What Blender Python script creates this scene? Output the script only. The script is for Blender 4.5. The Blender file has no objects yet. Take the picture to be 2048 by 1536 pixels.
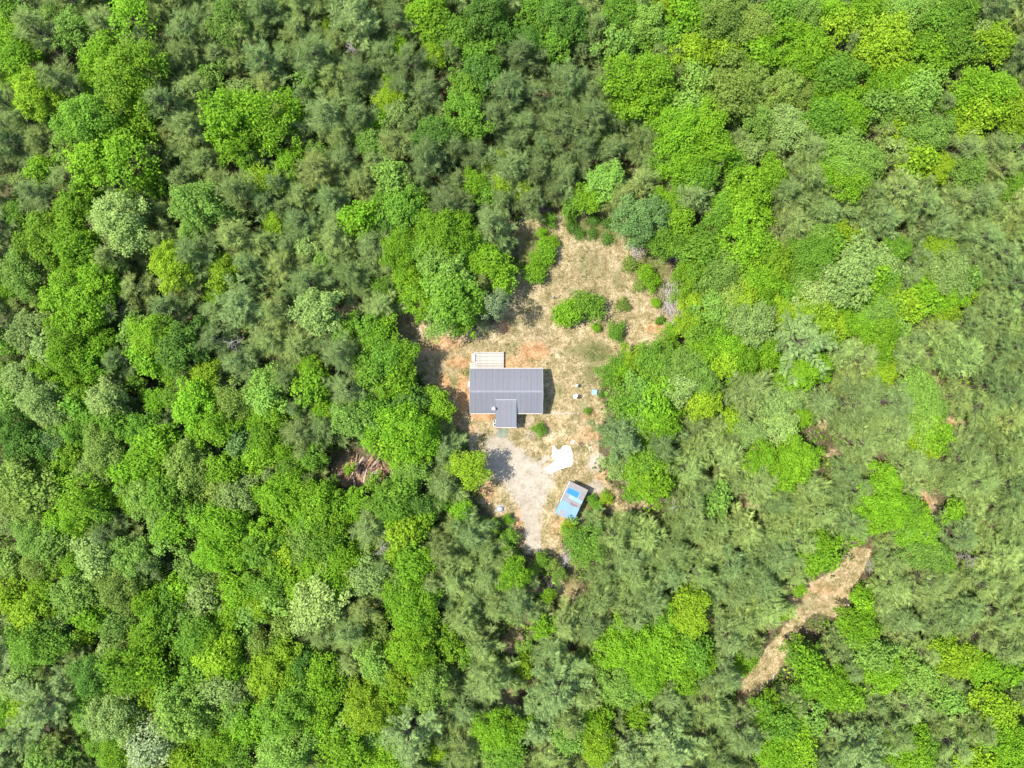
import bpy, math, random
import numpy as np
from mathutils import Vector, Matrix

# ------------------------------------------------------------------ camera, light, exposure
C = bpy.context.scene.collection
SC = bpy.context.scene
ALT = 120.0          # flying height of the camera, metres
S = 0.085            # metres of ground per photo pixel (2048 wide)
cam_d = bpy.data.cameras.new("camera")
cam_d.sensor_width = 36.0
cam_d.lens = 36.0 * ALT / (2048 * S)
cam_d.clip_end = 6000
cam = bpy.data.objects.new("camera", cam_d)
cam.location = (0, 0, ALT)
C.objects.link(cam)
SC.camera = cam

SUN_EL, SUN_AZ = math.radians(62), math.radians(275)      # azimuth clockwise from image-up
sd = Vector((math.sin(SUN_AZ) * math.cos(SUN_EL), math.cos(SUN_AZ) * math.cos(SUN_EL), math.sin(SUN_EL)))
w = bpy.data.worlds.new("World"); SC.world = w; w.use_nodes = True
nt = w.node_tree; nt.nodes.clear()
sky = nt.nodes.new("ShaderNodeTexSky"); sky.sky_type = 'NISHITA'; sky.sun_disc = False
sky.sun_elevation = SUN_EL; sky.sun_rotation = SUN_AZ
bg = nt.nodes.new("ShaderNodeBackground"); bg.inputs[1].default_value = 0.15
ou = nt.nodes.new("ShaderNodeOutputWorld")
nt.links.new(sky.outputs[0], bg.inputs[0]); nt.links.new(bg.outputs[0], ou.inputs[0])
sl = bpy.data.lights.new("sun", 'SUN'); sl.energy = 3.5; sl.angle = math.radians(0.5); sl.color = (1, 0.955, 0.88)
so = bpy.data.objects.new("sun", sl); so.rotation_euler = sd.to_track_quat('Z', 'Y').to_euler(); C.objects.link(so)
SC.view_settings.view_transform = 'Standard'; SC.view_settings.look = 'None'
SC.view_settings.exposure = 1.42; SC.view_settings.gamma = 1; SC.view_settings.use_curve_mapping = False

RNG = np.random.default_rng(11)
random.seed(11)

def at(px, py, h=0.0):
    f = (ALT - h) / ALT
    return ((px - 1024) * S * f, (768 - py) * S * f)

# ------------------------------------------------------------------ materials
def new_mat(name):
    m = bpy.data.materials.new(name); m.use_nodes = True
    n = m.node_tree.nodes; n.clear()
    o = n.new("ShaderNodeOutputMaterial")
    return m, n, m.node_tree.links, o

def simple(name, col, rough=0.6, metal=0.0, noise=0.12, scale=3.0, bump=0.0, use_obj=False, spec=0.4, stretch=None):
    m, n, l, o = new_mat(name)
    p = n.new("ShaderNodeBsdfPrincipled"); l.new(p.outputs[0], o.inputs[0])
    p.inputs['Roughness'].default_value = rough; p.inputs['Metallic'].default_value = metal
    p.inputs['Specular IOR Level'].default_value = spec
    tc = n.new("ShaderNodeTexCoord"); src = tc.outputs['Object']
    if stretch:
        mp = n.new("ShaderNodeMapping"); mp.inputs['Scale'].default_value = stretch
        l.new(src, mp.inputs[0]); src = mp.outputs[0]
    nz = n.new("ShaderNodeTexNoise"); nz.inputs['Scale'].default_value = scale; nz.inputs['Detail'].default_value = 6
    l.new(src, nz.inputs['Vector'])
    mr = n.new("ShaderNodeMapRange"); mr.inputs[1].default_value = 0.3; mr.inputs[2].default_value = 0.7
    mr.inputs[3].default_value = 1 - noise; mr.inputs[4].default_value = 1 + noise
    l.new(nz.outputs[0], mr.inputs[0])
    mx = n.new("ShaderNodeMix"); mx.data_type = 'RGBA'; mx.blend_type = 'MULTIPLY'; mx.inputs[0].default_value = 1
    if use_obj:
        oi = n.new("ShaderNodeObjectInfo"); l.new(oi.outputs['Color'], mx.inputs[6])
    else:
        mx.inputs[6].default_value = (*col, 1)
    l.new(mr.outputs[0], mx.inputs[7]); l.new(mx.outputs[2], p.inputs['Base Color'])
    if bump:
        b = n.new("ShaderNodeBump"); b.inputs['Strength'].default_value = bump; b.inputs['Distance'].default_value = 0.05
        l.new(nz.outputs[0], b.inputs['Height']); l.new(b.outputs[0], p.inputs['Normal'])
    return m

def leaf_mat(name, transl=0.3, rough=0.55, vary=0.5, from_attr=False, spec=0.12, inst=False):
    """leaf colour = the tree's own colour, varied leaf by leaf"""
    m, n, l, o = new_mat(name)
    at_ = n.new("ShaderNodeAttribute"); at_.attribute_name = 'tint'
    if from_attr:
        base = n.new("ShaderNodeAttribute"); base.attribute_name = 'icol' if inst else 'col'; bo = base.outputs['Color']
        if inst: base.attribute_type = 'INSTANCER'
    else:
        base = n.new("ShaderNodeObjectInfo"); bo = base.outputs['Color']
    mr = n.new("ShaderNodeMapRange"); mr.inputs[3].default_value = 1 - vary; mr.inputs[4].default_value = 1 + vary
    l.new(at_.outputs['Fac'], mr.inputs[0])
    mx = n.new("ShaderNodeMix"); mx.data_type = 'RGBA'; mx.blend_type = 'MULTIPLY'; mx.inputs[0].default_value = 1
    l.new(bo, mx.inputs[6]); l.new(mr.outputs[0], mx.inputs[7])
    hs = n.new("ShaderNodeHueSaturation")
    mh = n.new("ShaderNodeMapRange"); mh.inputs[3].default_value = 0.51; mh.inputs[4].default_value = 0.49
    l.new(at_.outputs['Fac'], mh.inputs[0]); l.new(mh.outputs[0], hs.inputs['Hue']); l.new(mx.outputs[2], hs.inputs['Color'])
    p = n.new("ShaderNodeBsdfPrincipled"); p.inputs['Roughness'].default_value = rough
    p.inputs['Specular IOR Level'].default_value = spec
    l.new(hs.outputs[0], p.inputs['Base Color'])
    t = n.new("ShaderNodeBsdfTranslucent"); l.new(hs.outputs[0], t.inputs[0])
    ms = n.new("ShaderNodeMixShader"); ms.inputs[0].default_value = transl
    l.new(p.outputs[0], ms.inputs[1]); l.new(t.outputs[0], ms.inputs[2]); l.new(ms.outputs[0], o.inputs[0])
    return m

M_LEAF = leaf_mat("broad_leaf", 0.38)
M_NEEDLE = leaf_mat("pine_needles", 0.28, 0.6, 0.5, spec=0.06)
M_LEAF_I = leaf_mat("broad_leaf_wood", 0.38, from_attr=True, inst=True)
M_NEEDLE_I = leaf_mat("pine_needles_wood", 0.28, 0.6, 0.5, spec=0.06, from_attr=True, inst=True)
M_PLANT = leaf_mat("low_plants", 0.25, 0.6, 0.45, from_attr=True)
M_BARK = simple("bark", (0.10, 0.08, 0.065), 0.9, noise=0.35, scale=6, bump=0.4, spec=0.1)
M_PALEBARK = simple("pale_dead_wood", (0.27, 0.24, 0.21), 0.9, noise=0.3, scale=6, spec=0.1)
M_LOG = simple("fallen_wood", (0, 0, 0), 0.9, noise=0.35, scale=5, use_obj=True, spec=0.1)
M_ROOF = simple("painted_steel_roof", (0, 0, 0), 0.5, 0.0, 0.05, 0.8, use_obj=True, spec=0.35)
M_TRIM = simple("cream_trim", (0.38, 0.35, 0.29), 0.6, noise=0.08)
M_WHITE = simple("white_paint", (0.62, 0.62, 0.60), 0.5, noise=0.05)
M_WALL = simple("siding", (0.30, 0.27, 0.22), 0.7, noise=0.1)
M_GLASS = simple("window_glass", (0.03, 0.04, 0.05), 0.08, noise=0.02, spec=0.6)
M_DARK = simple("dark_metal", (0.035, 0.035, 0.04), 0.5, noise=0.1)
M_GREY = simple("galvanised", (0.26, 0.27, 0.29), 0.45, 0.3, noise=0.12, scale=4)
M_DECK = simple("weathered_boards", (0, 0, 0), 0.8, noise=0.22, scale=2.0, use_obj=True, stretch=(0.6, 9, 9), spec=0.2)
M_ANY = simple("plain_painted", (0, 0, 0), 0.6, noise=0.12, scale=4, use_obj=True, spec=0.35)
M_SHEDWALL = simple("old_boards", (0.20, 0.17, 0.14), 0.85, noise=0.3, scale=5, stretch=(8, 8, 0.7), spec=0.1)

# ground: forest floor, dry grass, clay, gravel, green sward, mixed by zone weights on the mesh
def ground_mat():
    m, n, l, o = new_mat("ground_soil")
    p = n.new("ShaderNodeBsdfPrincipled"); p.inputs['Roughness'].default_value = 0.95
    p.inputs['Specular IOR Level'].default_value = 0.1
    l.new(p.outputs[0], o.inputs[0])
    tc = n.new("ShaderNodeTexCoord")
    def noise(scale, detail=6, rough=0.6, off=0.0, dist=0.0):
        mp = n.new("ShaderNodeMapping"); mp.inputs['Location'].default_value = (off, off * 1.7, 0)
        l.new(tc.outputs['Object'], mp.inputs[0])
        z = n.new("ShaderNodeTexNoise"); z.inputs['Scale'].default_value = scale
        z.inputs['Detail'].default_value = detail; z.inputs['Roughness'].default_value = rough
        z.inputs['Distortion'].default_value = dist
        l.new(mp.outputs[0], z.inputs['Vector']); return z.outputs[0]
    def ramp(fac, stops):
        r = n.new("ShaderNodeValToRGB"); e = r.color_ramp.elements
        while len(e) < len(stops): e.new(0.5)
        for i, (pos, c) in enumerate(stops): e[i].position = pos; e[i].color = (*c, 1)
        l.new(fac, r.inputs[0]); return r.outputs[0]
    fine = noise(2.6, 5, 0.75, 3, 1.2); mid = noise(0.55, 7, 0.7, 9); big = noise(0.13, 5, 0.6, 20)
    def mixn(a, b, t=0.5):
        x = n.new("ShaderNodeMix"); x.data_type = 'FLOAT'; x.inputs[0].default_value = t
        l.new(a, x.inputs[2]); l.new(b, x.inputs[3]); return x.outputs[0]
    fm = mixn(fine, mid, 0.45)
    litter = ramp(fm, [(0.36, (0.03, 0.028, 0.014)), (0.46, (0.065, 0.055, 0.028)), (0.54, (0.105, 0.082, 0.046)), (0.66, (0.19, 0.14, 0.09))])
    dry = ramp(fm, [(0.38, (0.075, 0.07, 0.026)), (0.44, (0.14, 0.12, 0.048)), (0.49, (0.22, 0.172, 0.082)), (0.545, (0.33, 0.255, 0.142)), (0.61, (0.45, 0.37, 0.24))])
    sward = ramp(fm, [(0.36, (0.035, 0.05, 0.012)), (0.48, (0.08, 0.095, 0.025)), (0.58, (0.15, 0.145, 0.055)), (0.68, (0.24, 0.20, 0.10))])
    clay = ramp(fm, [(0.35, (0.13, 0.065, 0.028)), (0.45, (0.26, 0.138, 0.058)), (0.53, (0.36, 0.212, 0.105)), (0.62, (0.43, 0.31, 0.19))])
    gravel = ramp(fm, [(0.34, (0.185, 0.155, 0.108)), (0.45, (0.265, 0.225, 0.165)), (0.54, (0.32, 0.278, 0.215)), (0.66, (0.39, 0.35, 0.285))])
    cur = litter
    jit = mixn(mid, fine, 0.45)
    for name, colr, amp in (('z_clear', dry, 0.9), ('z_green', sward, 1.3), ('z_clay', clay, 1.7), ('z_gravel', gravel, 1.1)):
        a = n.new("ShaderNodeAttribute"); a.attribute_name = name
        ad = n.new("ShaderNodeMath"); ad.operation = 'MULTIPLY_ADD'; ad.inputs[1].default_value = amp; ad.inputs[2].default_value = -0.5 * amp
        l.new(jit, ad.inputs[0])
        # the noise only pushes an existing edge about
        ad2 = n.new("ShaderNodeMath"); ad2.operation = 'ADD'; l.new(a.outputs['Fac'], ad2.inputs[0]); l.new(ad.outputs[0], ad2.inputs[1])
        mr = n.new("ShaderNodeMapRange"); mr.interpolation_type = 'SMOOTHSTEP'; mr.inputs[1].default_value = 0.32; mr.inputs[2].default_value = 0.72
        l.new(ad2.outputs[0], mr.inputs[0])
        mx = n.new("ShaderNodeMix"); mx.data_type = 'RGBA'
        l.new(mr.outputs[0], mx.inputs[0]); l.new(cur, mx.inputs[6]); l.new(colr, mx.inputs[7]); cur = mx.outputs[2]
    bgv = n.new("ShaderNodeMapRange"); bgv.inputs[1].default_value = 0.35; bgv.inputs[2].default_value = 0.65
    bgv.inputs[3].default_value = 0.86; bgv.inputs[4].default_value = 1.12; l.new(big, bgv.inputs[0])
    mx = n.new("ShaderNodeMix"); mx.data_type = 'RGBA'; mx.blend_type = 'MULTIPLY'; mx.inputs[0].default_value = 1
    l.new(cur, mx.inputs[6]); l.new(bgv.outputs[0], mx.inputs[7]); l.new(mx.outputs[2], p.inputs['Base Color'])
    b = n.new("ShaderNodeBump"); b.inputs['Strength'].default_value = 0.35; b.inputs['Distance'].default_value = 0.12
    l.new(fine, b.inputs['Height']); l.new(b.outputs[0], p.inputs['Normal'])
    return m

# ------------------------------------------------------------------ object helpers
def mesh_obj(name, verts, faces, mat, parent=None, loc=None, color=None):
    me = bpy.data.meshes.new(name); me.from_pydata([tuple(v) for v in verts], [], [tuple(f) for f in faces])
    if mat: me.materials.append(mat)
    me.update()
    o = bpy.data.objects.new(name, me); C.objects.link(o)
    if parent: o.parent = parent
    if loc is not None: o.location = loc
    if color is not None: o.color = (*color, 1)
    return o

def arr_mesh(name, V, F, mat, attrs=None, smooth=False):
    """V (n,3), F (m,k) numpy"""
    me = bpy.data.meshes.new(name)
    V = np.asarray(V, np.float32); F = np.asarray(F, np.int32); k = F.shape[1]
    me.vertices.add(len(V)); me.vertices.foreach_set('co', V.ravel())
    me.loops.add(F.size); me.loops.foreach_set('vertex_index', F.ravel())
    me.polygons.add(len(F)); me.polygons.foreach_set('loop_start', np.arange(len(F), dtype=np.int32) * k)
    for nm, (ty, dat) in (attrs or {}).items():
        a = me.attributes.new(nm, ty, 'POINT')
        a.data.foreach_set('color' if ty == 'FLOAT_COLOR' else 'value', np.asarray(dat, np.float32).ravel())
    me.materials.append(mat); me.update(calc_edges=True); me.validate()
    if smooth: me.polygons.foreach_set('use_smooth', np.ones(len(F), bool))
    return me

def link(name, me, parent=None, color=None):
    o = bpy.data.objects.new(name, me); C.objects.link(o)
    if parent: o.parent = parent
    if color is not None: o.color = (*color, 1)
    return o

def empty(name, loc, rz=0.0, scale=1.0):
    o = bpy.data.objects.new(name, None); C.objects.link(o)
    o.empty_display_size = 0.3; o.location = loc; o.rotation_euler = (0, 0, rz); o.scale = (scale,) * 3
    return o

def tag(o, label=None, cat=None, group=None, kind=None):
    if label: o['label'] = label
    if cat: o['category'] = cat
    if group: o['group'] = group
    if kind: o['kind'] = kind
    return o

def box(x0, x1, y0, y1, z0, z1):
    v = [(x0, y0, z0), (x1, y0, z0), (x1, y1, z0), (x0, y1, z0), (x0, y0, z1), (x1, y0, z1), (x1, y1, z1), (x0, y1, z1)]
    f = [(0, 3, 2, 1), (4, 5, 6, 7), (0, 1, 5, 4), (1, 2, 6, 5), (2, 3, 7, 6), (3, 0, 4, 7)]
    return v, f

def bevel_box(x0, x1, y0, y1, z0, z1, b=0.03):
    v = []
    for z, i in ((z0, 0), (z1 - b, 0), (z1, b)):
        for (x, y) in ((x0 + b, y0), (x1 - b, y0), (x1, y0 + b), (x1, y1 - b), (x1 - b, y1), (x0 + b, y1), (x0, y1 - b), (x0, y0 + b)):
            cx, cy = (x0 + x1) / 2, (y0 + y1) / 2
            v.append((x - math.copysign(i, x - cx), y - math.copysign(i, y - cy), z))
    f = [tuple(range(7, -1, -1)), tuple(range(16, 24))]
    for r in (0, 8):
        for k in range(8): f.append((r + k, r + (k + 1) % 8, r + 8 + (k + 1) % 8, r + 8 + k))
    return v, f

def tube_np(pts, rads, sides=6):
    pts = [Vector(p) for p in pts]; V = []; F = []
    for i, p in enumerate(pts):
        d = (pts[min(i + 1, len(pts) - 1)] - pts[max(i - 1, 0)]).normalized()
        a = d.orthogonal().normalized(); b = d.cross(a)
        for k in range(sides):
            t = 2 * math.pi * k / sides
            V.append(p + (a * math.cos(t) + b * math.sin(t)) * rads[i])
    for i in range(len(pts) - 1):
        for k in range(sides):
            F.append((i * sides + k, i * sides + (k + 1) % sides, (i + 1) * sides + (k + 1) % sides, (i + 1) * sides + k))
    e = (len(pts) - 1) * sides
    F.append(tuple(range(e, e + sides))); F.append(tuple(range(sides - 1, -1, -1)))
    return V, F

class Acc:
    def __init__(s): s.v = []; s.f = []
    def add(s, vf):
        n = len(s.v); s.v += [tuple(x) for x in vf[0]]; s.f += [tuple(i + n for i in f) for f in vf[1]]; return s
    def obj(s, name, mat, parent=None, **k): return mesh_obj(name, s.v, s.f, mat, parent, **k)
    def mesh(s, name, mat):
        me = bpy.data.meshes.new(name); me.from_pydata(s.v, [], s.f); me.materials.append(mat); me.update(); return me

# ------------------------------------------------------------------ outlines read off the photograph (pixels)
CLEAR = [(1030,452),(1060,436),(1090,425),(1150,420),(1205,412),(1240,436),(1250,485),(1290,510),(1338,525),(1352,560),(1362,600),(1352,645),
         (1318,684),(1280,700),(1245,705),(1222,735),(1198,765),(1205,800),(1215,830),(1196,862),(1200,930),(1225,985),(1195,1002),(1172,1040),
         (1128,1062),(1122,1092),(1140,1128),(1120,1134),(1095,1112),(1064,1110),(1045,1104),(1030,1060),(985,1030),(955,1005),(958,970),(940,900),(905,830),
         (880,790),(850,770),(810,700),(790,660),(800,640),(850,672),(930,660),(985,650),(1018,600),(1012,560),(1040,520),(1032,480)]
DRIVE = [(965,868),(1000,862),(1060,905),(1092,925),(1112,952),(1106,985),(1094,1010),(1088,1050),(1082,1102),(1052,1108),(1046,1062),(1036,1020),
         (1010,985),(978,950),(962,910)]
TRACK = [(1745,1100),(1705,1092),(1688,1122),(1640,1158),(1602,1166),(1572,1196),(1580,1240),(1560,1264),(1530,1300),(1500,1335),(1478,1380),(1470,1418),
         (1492,1418),(1530,1372),(1560,1340),(1580,1290),(1612,1240),(1630,1225),(1690,1240),(1705,1190),(1722,1150)]
PATCH = [(1648,845,16,18),(1652,905,26,10),(1735,932,30,14),(1850,1005,24,26),(1905,848,34,18),(1025,1285,22,26),(1080,1178,34,12),(1145,1130,10,22),
         (720,945,62,32),(120,120,20,18),(1885,700,16,12),(1018,1400,18,30),(1320,460,40,40),(830,640,40,30),(1310,975,28,14),(1215,995,26,30),(18,1408,18,10),
         (1500,890,16,10),(900,170,16,22),(1720,70,16,30),(1960,720,22,14), (1240,1020,24,20), (1130,1180,30,30),(630,650,18,14),(700,620,20,18),
         (1865,760,16,10),(1280,1010,20,10),(1500,1010,30,8),(1820,1260,16,12),(1890,1290,14,12)]
CLAY = [(1030,730,60,26,.5),(890,690,50,24,.5),(905,850,20,40,.5),(1100,845,60,18,.4),(1150,880,40,24,.4),(975,985,24,30,.5),(1130,1030,14,40,.5),(1068,702,34,20,.75),(1008,655,14,14,.8),(920,725,36,16,.6),(925,790,20,52,.62),(888,770,16,30,.6),(1310,655,28,14,.6),(1178,868,34,26,.45),
        (968,832,24,9,.9),(1205,945,18,40,.45),(1038,1056,7,52,.75),(1118,1056,30,34,.45),(968,980,26,26,.45),(1645,1178,60,20,.42),(1592,1192,24,24,.42),(1700,1120,26,22,.35),
        (1485,1395,14,24,.5),(1120,688,44,16,.35),(860,700,44,14,.45),(1245,615,18,12,.4),(720,946,60,30,.8),(940,860,20,20,.4),(1180,830,24,12,.5),
        (1210,1000,24,20,.5),(1900,850,30,16,.45),(1850,1005,22,24,.5)]
GRAV = [(955,868,26,22,.42),(1062,868,24,20,.5),(1192,925,24,26,.62),(1192,975,24,18,.62),(1128,826,46,5,.6),(1060,840,12,18,.5),(1005,862,26,10,.45),(1100,870,26,16,.25),
        (1110,930,30,30,.45),(1020,905,40,20,.6)]
GREEN = [(1120,780,16,30,.45),(1160,700,50,20,.5),(900,760,20,20,.5),(1020,640,40,20,.45),(1180,590,60,20,.42),(1210,650,30,30,.4),(1100,560,30,20,.42),(1060,620,20,30,.42),(930,745,20,12,.7),(1190,705,40,30,.62),(1180,745,22,36,.5),(1100,740,20,18,.42),(1175,530,46,46,.42),(1235,560,26,40,.42),(1150,640,26,20,.4),(1030,690,30,14,.42),
         (1200,450,60,34,.75),(1060,500,40,60,.6),(1300,540,40,30,.8),(1335,590,26,50,.6),(960,880,20,16,.4),(1165,810,30,18,.4),(1090,600,60,14,.3),(1140,1150,26,50,.5),
         (1130,830,60,14,.3),(955,690,46,14,.42),(1525,1330,40,14,.3),(1610,1210,40,14,.4),(1185,1010,26,30,.6),(1115,900,30,20,.4),(985,1040,24,14,.6)]

def poly_sd(P, poly):
    """signed distance (inside negative) of points P to polygon, in pixels"""
    poly = np.array(poly, float); n = len(poly); d = np.full(len(P), 1e9); ins = np.zeros(len(P), bool)
    for i in range(n):
        a, b = poly[i], poly[(i + 1) % n]; e = b - a; wv = P - a
        t = np.clip((wv @ e) / (e @ e), 0, 1)
        d = np.minimum(d, np.linalg.norm(wv - t[:, None] * e, axis=1))
        c = (a[1] > P[:, 1]) != (b[1] > P[:, 1])
        if abs(e[1]) > 1e-9: ins ^= c & (P[:, 0] < e[0] * (P[:, 1] - a[1]) / e[1] + a[0])
    return np.where(ins, -d, d)

def ell(P, L, width=0.5):
    r = np.zeros(len(P))
    for it in L:
        x, y, rx, ry = it[:4]; st = it[4] if len(it) > 4 else 1.0
        q = np.sqrt(((P[:, 0] - x) / rx) ** 2 + ((P[:, 1] - y) / ry) ** 2)
        r = np.maximum(r, st * np.clip((1 + width - q) / (2 * width), 0, 1))
    return r

GREEN += [(1138,622,44,36,.5),(1174,616,44,38,.5),(1232,662,26,22,.5),(1246,610,22,20,.45),(1079,859,20,18,.45),(1085,515,34,50,.55),(1300,560,34,36,.6)]
RUTS = [[(1060,1104),(1056,1060),(1046,1010),(1040,960),(1030,915),(1010,880)],[(1076,1104),(1074,1060),(1068,1010),(1064,970),(1072,935),(1092,915)],[(1062,1050),(1040,990),(1000,930),(985,890)]]
def line_d(P, L):
    d = np.full(len(P), 1e9)
    for a, b in zip(L[:-1], L[1:]):
        a, b = np.array(a, float), np.array(b, float); e = b - a; t = np.clip(((P - a) @ e) / (e @ e), 0, 1); d = np.minimum(d, np.linalg.norm(P - a - t[:, None] * e, axis=1))
    return d
def zones(P):
    cl = np.clip(0.5 - poly_sd(P, CLEAR) / 16, 0, 1)
    tr = np.clip(0.55 - poly_sd(P, TRACK) / 10, 0, 1)
    cl = np.maximum(np.maximum(cl, tr), 0.8 * ell(P, PATCH))
    gv = np.maximum(0.74 * np.clip(0.5 - poly_sd(P, DRIVE) / 36, 0, 1), ell(P, GRAV))
    rut = np.min([line_d(P, L) for L in RUTS], axis=0); gv = np.maximum(gv, (cl > .3) * np.clip(1.25 - rut / 7, 0, .95))
    return cl, 1.15 * ell(P, GREEN, 0.7), 1.2 * ell(P, CLAY, 0.6), gv

def open_ground(P):
    return (poly_sd(P, CLEAR) < -2) | (poly_sd(P, TRACK) < 4) | (ell(P, PATCH, 0.2) > 0.5)

# ------------------------------------------------------------------ ground
def build_ground():
    xs = np.concatenate([[-1500], np.arange(-112, 112.1, 0.5), [1500]])
    ys = np.concatenate([[-1500], np.arange(-86, 86.1, 0.5), [1500]])
    X, Y = np.meshgrid(xs, ys); P = np.stack([X.ravel() / S + 1024, 768 - Y.ravel() / S], 1)
    cl, gr, ca, gv = zones(P)
    far = (np.abs(X.ravel()) > 113) | (np.abs(Y.ravel()) > 87)
    for a in (cl, gr, ca, gv): a[far] = 0
    # dead-level where things stand, slightly humped in the wood
    z = 0.10 * np.sin(X * 0.21 + 1.3) * np.sin(Y * 0.17 + 0.4); z = z.ravel() * np.clip(1 - 2 * cl, 0, 1); z[far] = 0
    nx, ny = len(xs), len(ys)
    i = np.arange(nx - 1)[None, :] + np.arange(ny - 1)[:, None] * nx; i = i.ravel()
    F = np.stack([i, i + 1, i + 1 + nx, i + nx], 1)
    me = arr_mesh("ground", np.stack([X.ravel(), Y.ravel(), z], 1), F, ground_mat(),
                  {'z_clear': ('FLOAT', cl), 'z_green': ('FLOAT', gr), 'z_clay': ('FLOAT', ca), 'z_gravel': ('FLOAT', gv)}, True)
    tag(link("ground", me), kind='structure')
build_ground()

def sheet(name, poly, z, mat, thick=0.05, rag=0.0, sub=6, dome=0.0):
    """a low mound with a ragged outline: poly in photo pixels"""
    rng = np.random.default_rng(len(poly) * 7)
    out = []
    for i in range(len(poly)):
        a, b = np.array(poly[i], float), np.array(poly[(i + 1) % len(poly)], float)
        for k in range(sub): out.append(a + (b - a) * k / sub + rng.normal(0, rag, 2))
    ring = [at(*q) for q in out]; n = len(ring); c = np.mean(ring, axis=0)
    V = [(x, y, -0.02) for x, y in ring]; rings = [1.0, 0.94, 0.7, 0.4]
    for r in rings[1:]:
        V += [(c[0] + (x - c[0]) * r, c[1] + (y - c[1]) * r, thick + dome * (1 - r) + rng.normal(0, thick * 0.12)) for x, y in ring]
    V.append((c[0], c[1], thick + dome)); F = []
    for q in range(3):
        for k in range(n): F.append((q * n + k, q * n + (k + 1) % n, (q + 1) * n + (k + 1) % n, (q + 1) * n + k))
    for k in range(n): F.append((3 * n + k, 3 * n + (k + 1) % n, 4 * n))
    return mesh_obj(name, V, F, mat)

WP = [(880 + a / 5.12, 880 + b / 5.12) for a, b in [(1152,62),(1168,50),(1180,80),(1205,98),(1238,94),(1255,62),(1300,52),(1335,68),(1352,100),(1360,150),(1368,200),(1366,240),
      (1340,268),(1290,285),(1240,300),(1180,328),(1118,350),(1090,325),(1062,300),(1100,272),(1150,242),(1205,205),(1165,190),(1146,160),(1150,110)]]
M_SAND = simple("white_sand", (0.60, 0.59, 0.575), 0.95, noise=0.16, scale=2.2, bump=0.3, spec=0.1)
tag(sheet("white_sand", WP, 0, M_SAND, 0.07, 0.6, 5, 0.06), kind='structure')
M_PAD = simple("mossy_pad", (0.155, 0.175, 0.125), 0.95, noise=0.25, scale=1.2, spec=0.1)
tag(sheet("mossy_pad", [(1005 + 13 * math.cos(t) * (1 + .1 * math.sin(3 * t)), 866 + 11 * math.sin(t)) for t in np.linspace(0, 6.283, 13)[:-1]], 0, M_PAD, 0.02, 0.4, 2), kind='structure')
tag(sheet("concrete_pad", [(934, 768), (941, 759), (948, 762), (948, 776), (940, 779)], 0, simple("concrete", (0.24, 0.235, 0.22), 0.9, noise=0.15), 0.06, 0.1, 2), kind='structure')

# ------------------------------------------------------------------ house
def ribbed(x0, x1, y0, z0, y1, z1, rib=0.024, n=4):
    """one roofing panel: trapezoid ribs running down the slope"""
    prof = [(x0, rib)]; wd = (x1 - x0) / n
    prof.append((x0 + 0.03, rib)); prof.append((x0 + 0.05, 0))
    for k in range(1, n):
        c = x0 + wd * k
        prof += [(c - 0.04, 0), (c - 0.02, rib * 0.8), (c + 0.02, rib * 0.8), (c + 0.04, 0)]
    prof += [(x1 - 0.03, 0), (x1 - 0.012, rib)]
    V = [(x, y0, z0 + h) for x, h in prof] + [(x, y1, z1 + h) for x, h in prof]; m = len(prof)
    F = [(k, k + 1, m + k + 1, m + k) for k in range(m - 1)]
    if y1 > y0: pass
    else: F = [f[::-1] for f in F]
    return V, F

HX0, HX1 = -6.97, 5.06
HN, HR, HS = 2.57, -1.23, -4.88          # north eave, ridge, south eave (y)
ZN, ZR, ZS = 2.95, 4.35, 2.72
house = tag(empty("house", (0, 0, 0)), "single storey house with grey ribbed metal gable roof in the clearing", "house")
wall = Acc(); a, b = HX0 + .35, HX1 - .35; n_, s_ = HN - .35, HS + .35
prof = [(n_, 0), (n_, ZN - .05), (HR, ZR - .28), (s_, ZS - .05), (s_, 0)]
wall.v = [(a, y, z) for y, z in prof] + [(b, y, z) for y, z in prof]
wall.f = [(4, 3, 2, 1, 0), (5, 6, 7, 8, 9)] + [(i, i + 1, i + 6, i + 5) for i in range(4)] + [(4, 0, 5, 9)]
wall.obj("wall", M_WALL, house)
roof = Acc()
for (y0, z0, y1, z1) in ((HN, ZN, HR, ZR), (HR, ZR, HS, ZS)):
    n = len(roof.v)
    roof.v += [(x, y, z - d) for d in (0.012, 0.16) for x in (HX0, HX1) for (y, z) in ((y0, z0), (y1, z1))]
    roof.f += [tuple(n + i for i in f) for f in ((0, 2, 3, 1), (4, 5, 7, 6), (0, 1, 5, 4), (2, 6, 7, 3), (0, 4, 6, 2), (1, 3, 7, 5))]
rf = roof.obj("roof", M_TRIM, house)
NP = 13; pw = (HX1 - HX0) / NP
pa = Acc().add(ribbed(0, pw, HR, 0, HN, ZN - ZR)).mesh("roof_panel", M_ROOF)
pb = Acc().add(ribbed(0, pw, HR, 0, HS, ZS - ZR)).mesh("roof_panel", M_ROOF)
ROOFC = (0.140, 0.140, 0.150)
for k in range(NP):
    for me in (pa, pb):
        t = 1 + random.uniform(-0.018, 0.018)
        o = link("roof_panel", me, rf, [c * t for c in ROOFC]); o.location = (HX0 + k * pw, 0, ZR)
cap = Acc(); cap.v = [(x, HR + dy, ZR + dz) for x in (HX0 - .02, HX1 + .02) for dy, dz in ((.17, -.015), (0, .075), (-.17, -.03))]
cap.f = [(0, 1, 4, 3), (1, 2, 5, 4)]
cap.obj("ridge_cap", M_ROOF, rf, color=(0.19, 0.19, 0.205))
for (y, z, dy) in ((HN, ZN, 1), (HS, ZS, -1)):
    Acc().add(box(HX0, HX1, min(y + dy * .004, y + dy * .11), max(y + dy * .004, y + dy * .11), z - .13, z - .015)).obj("gutter", M_TRIM, house)
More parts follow.
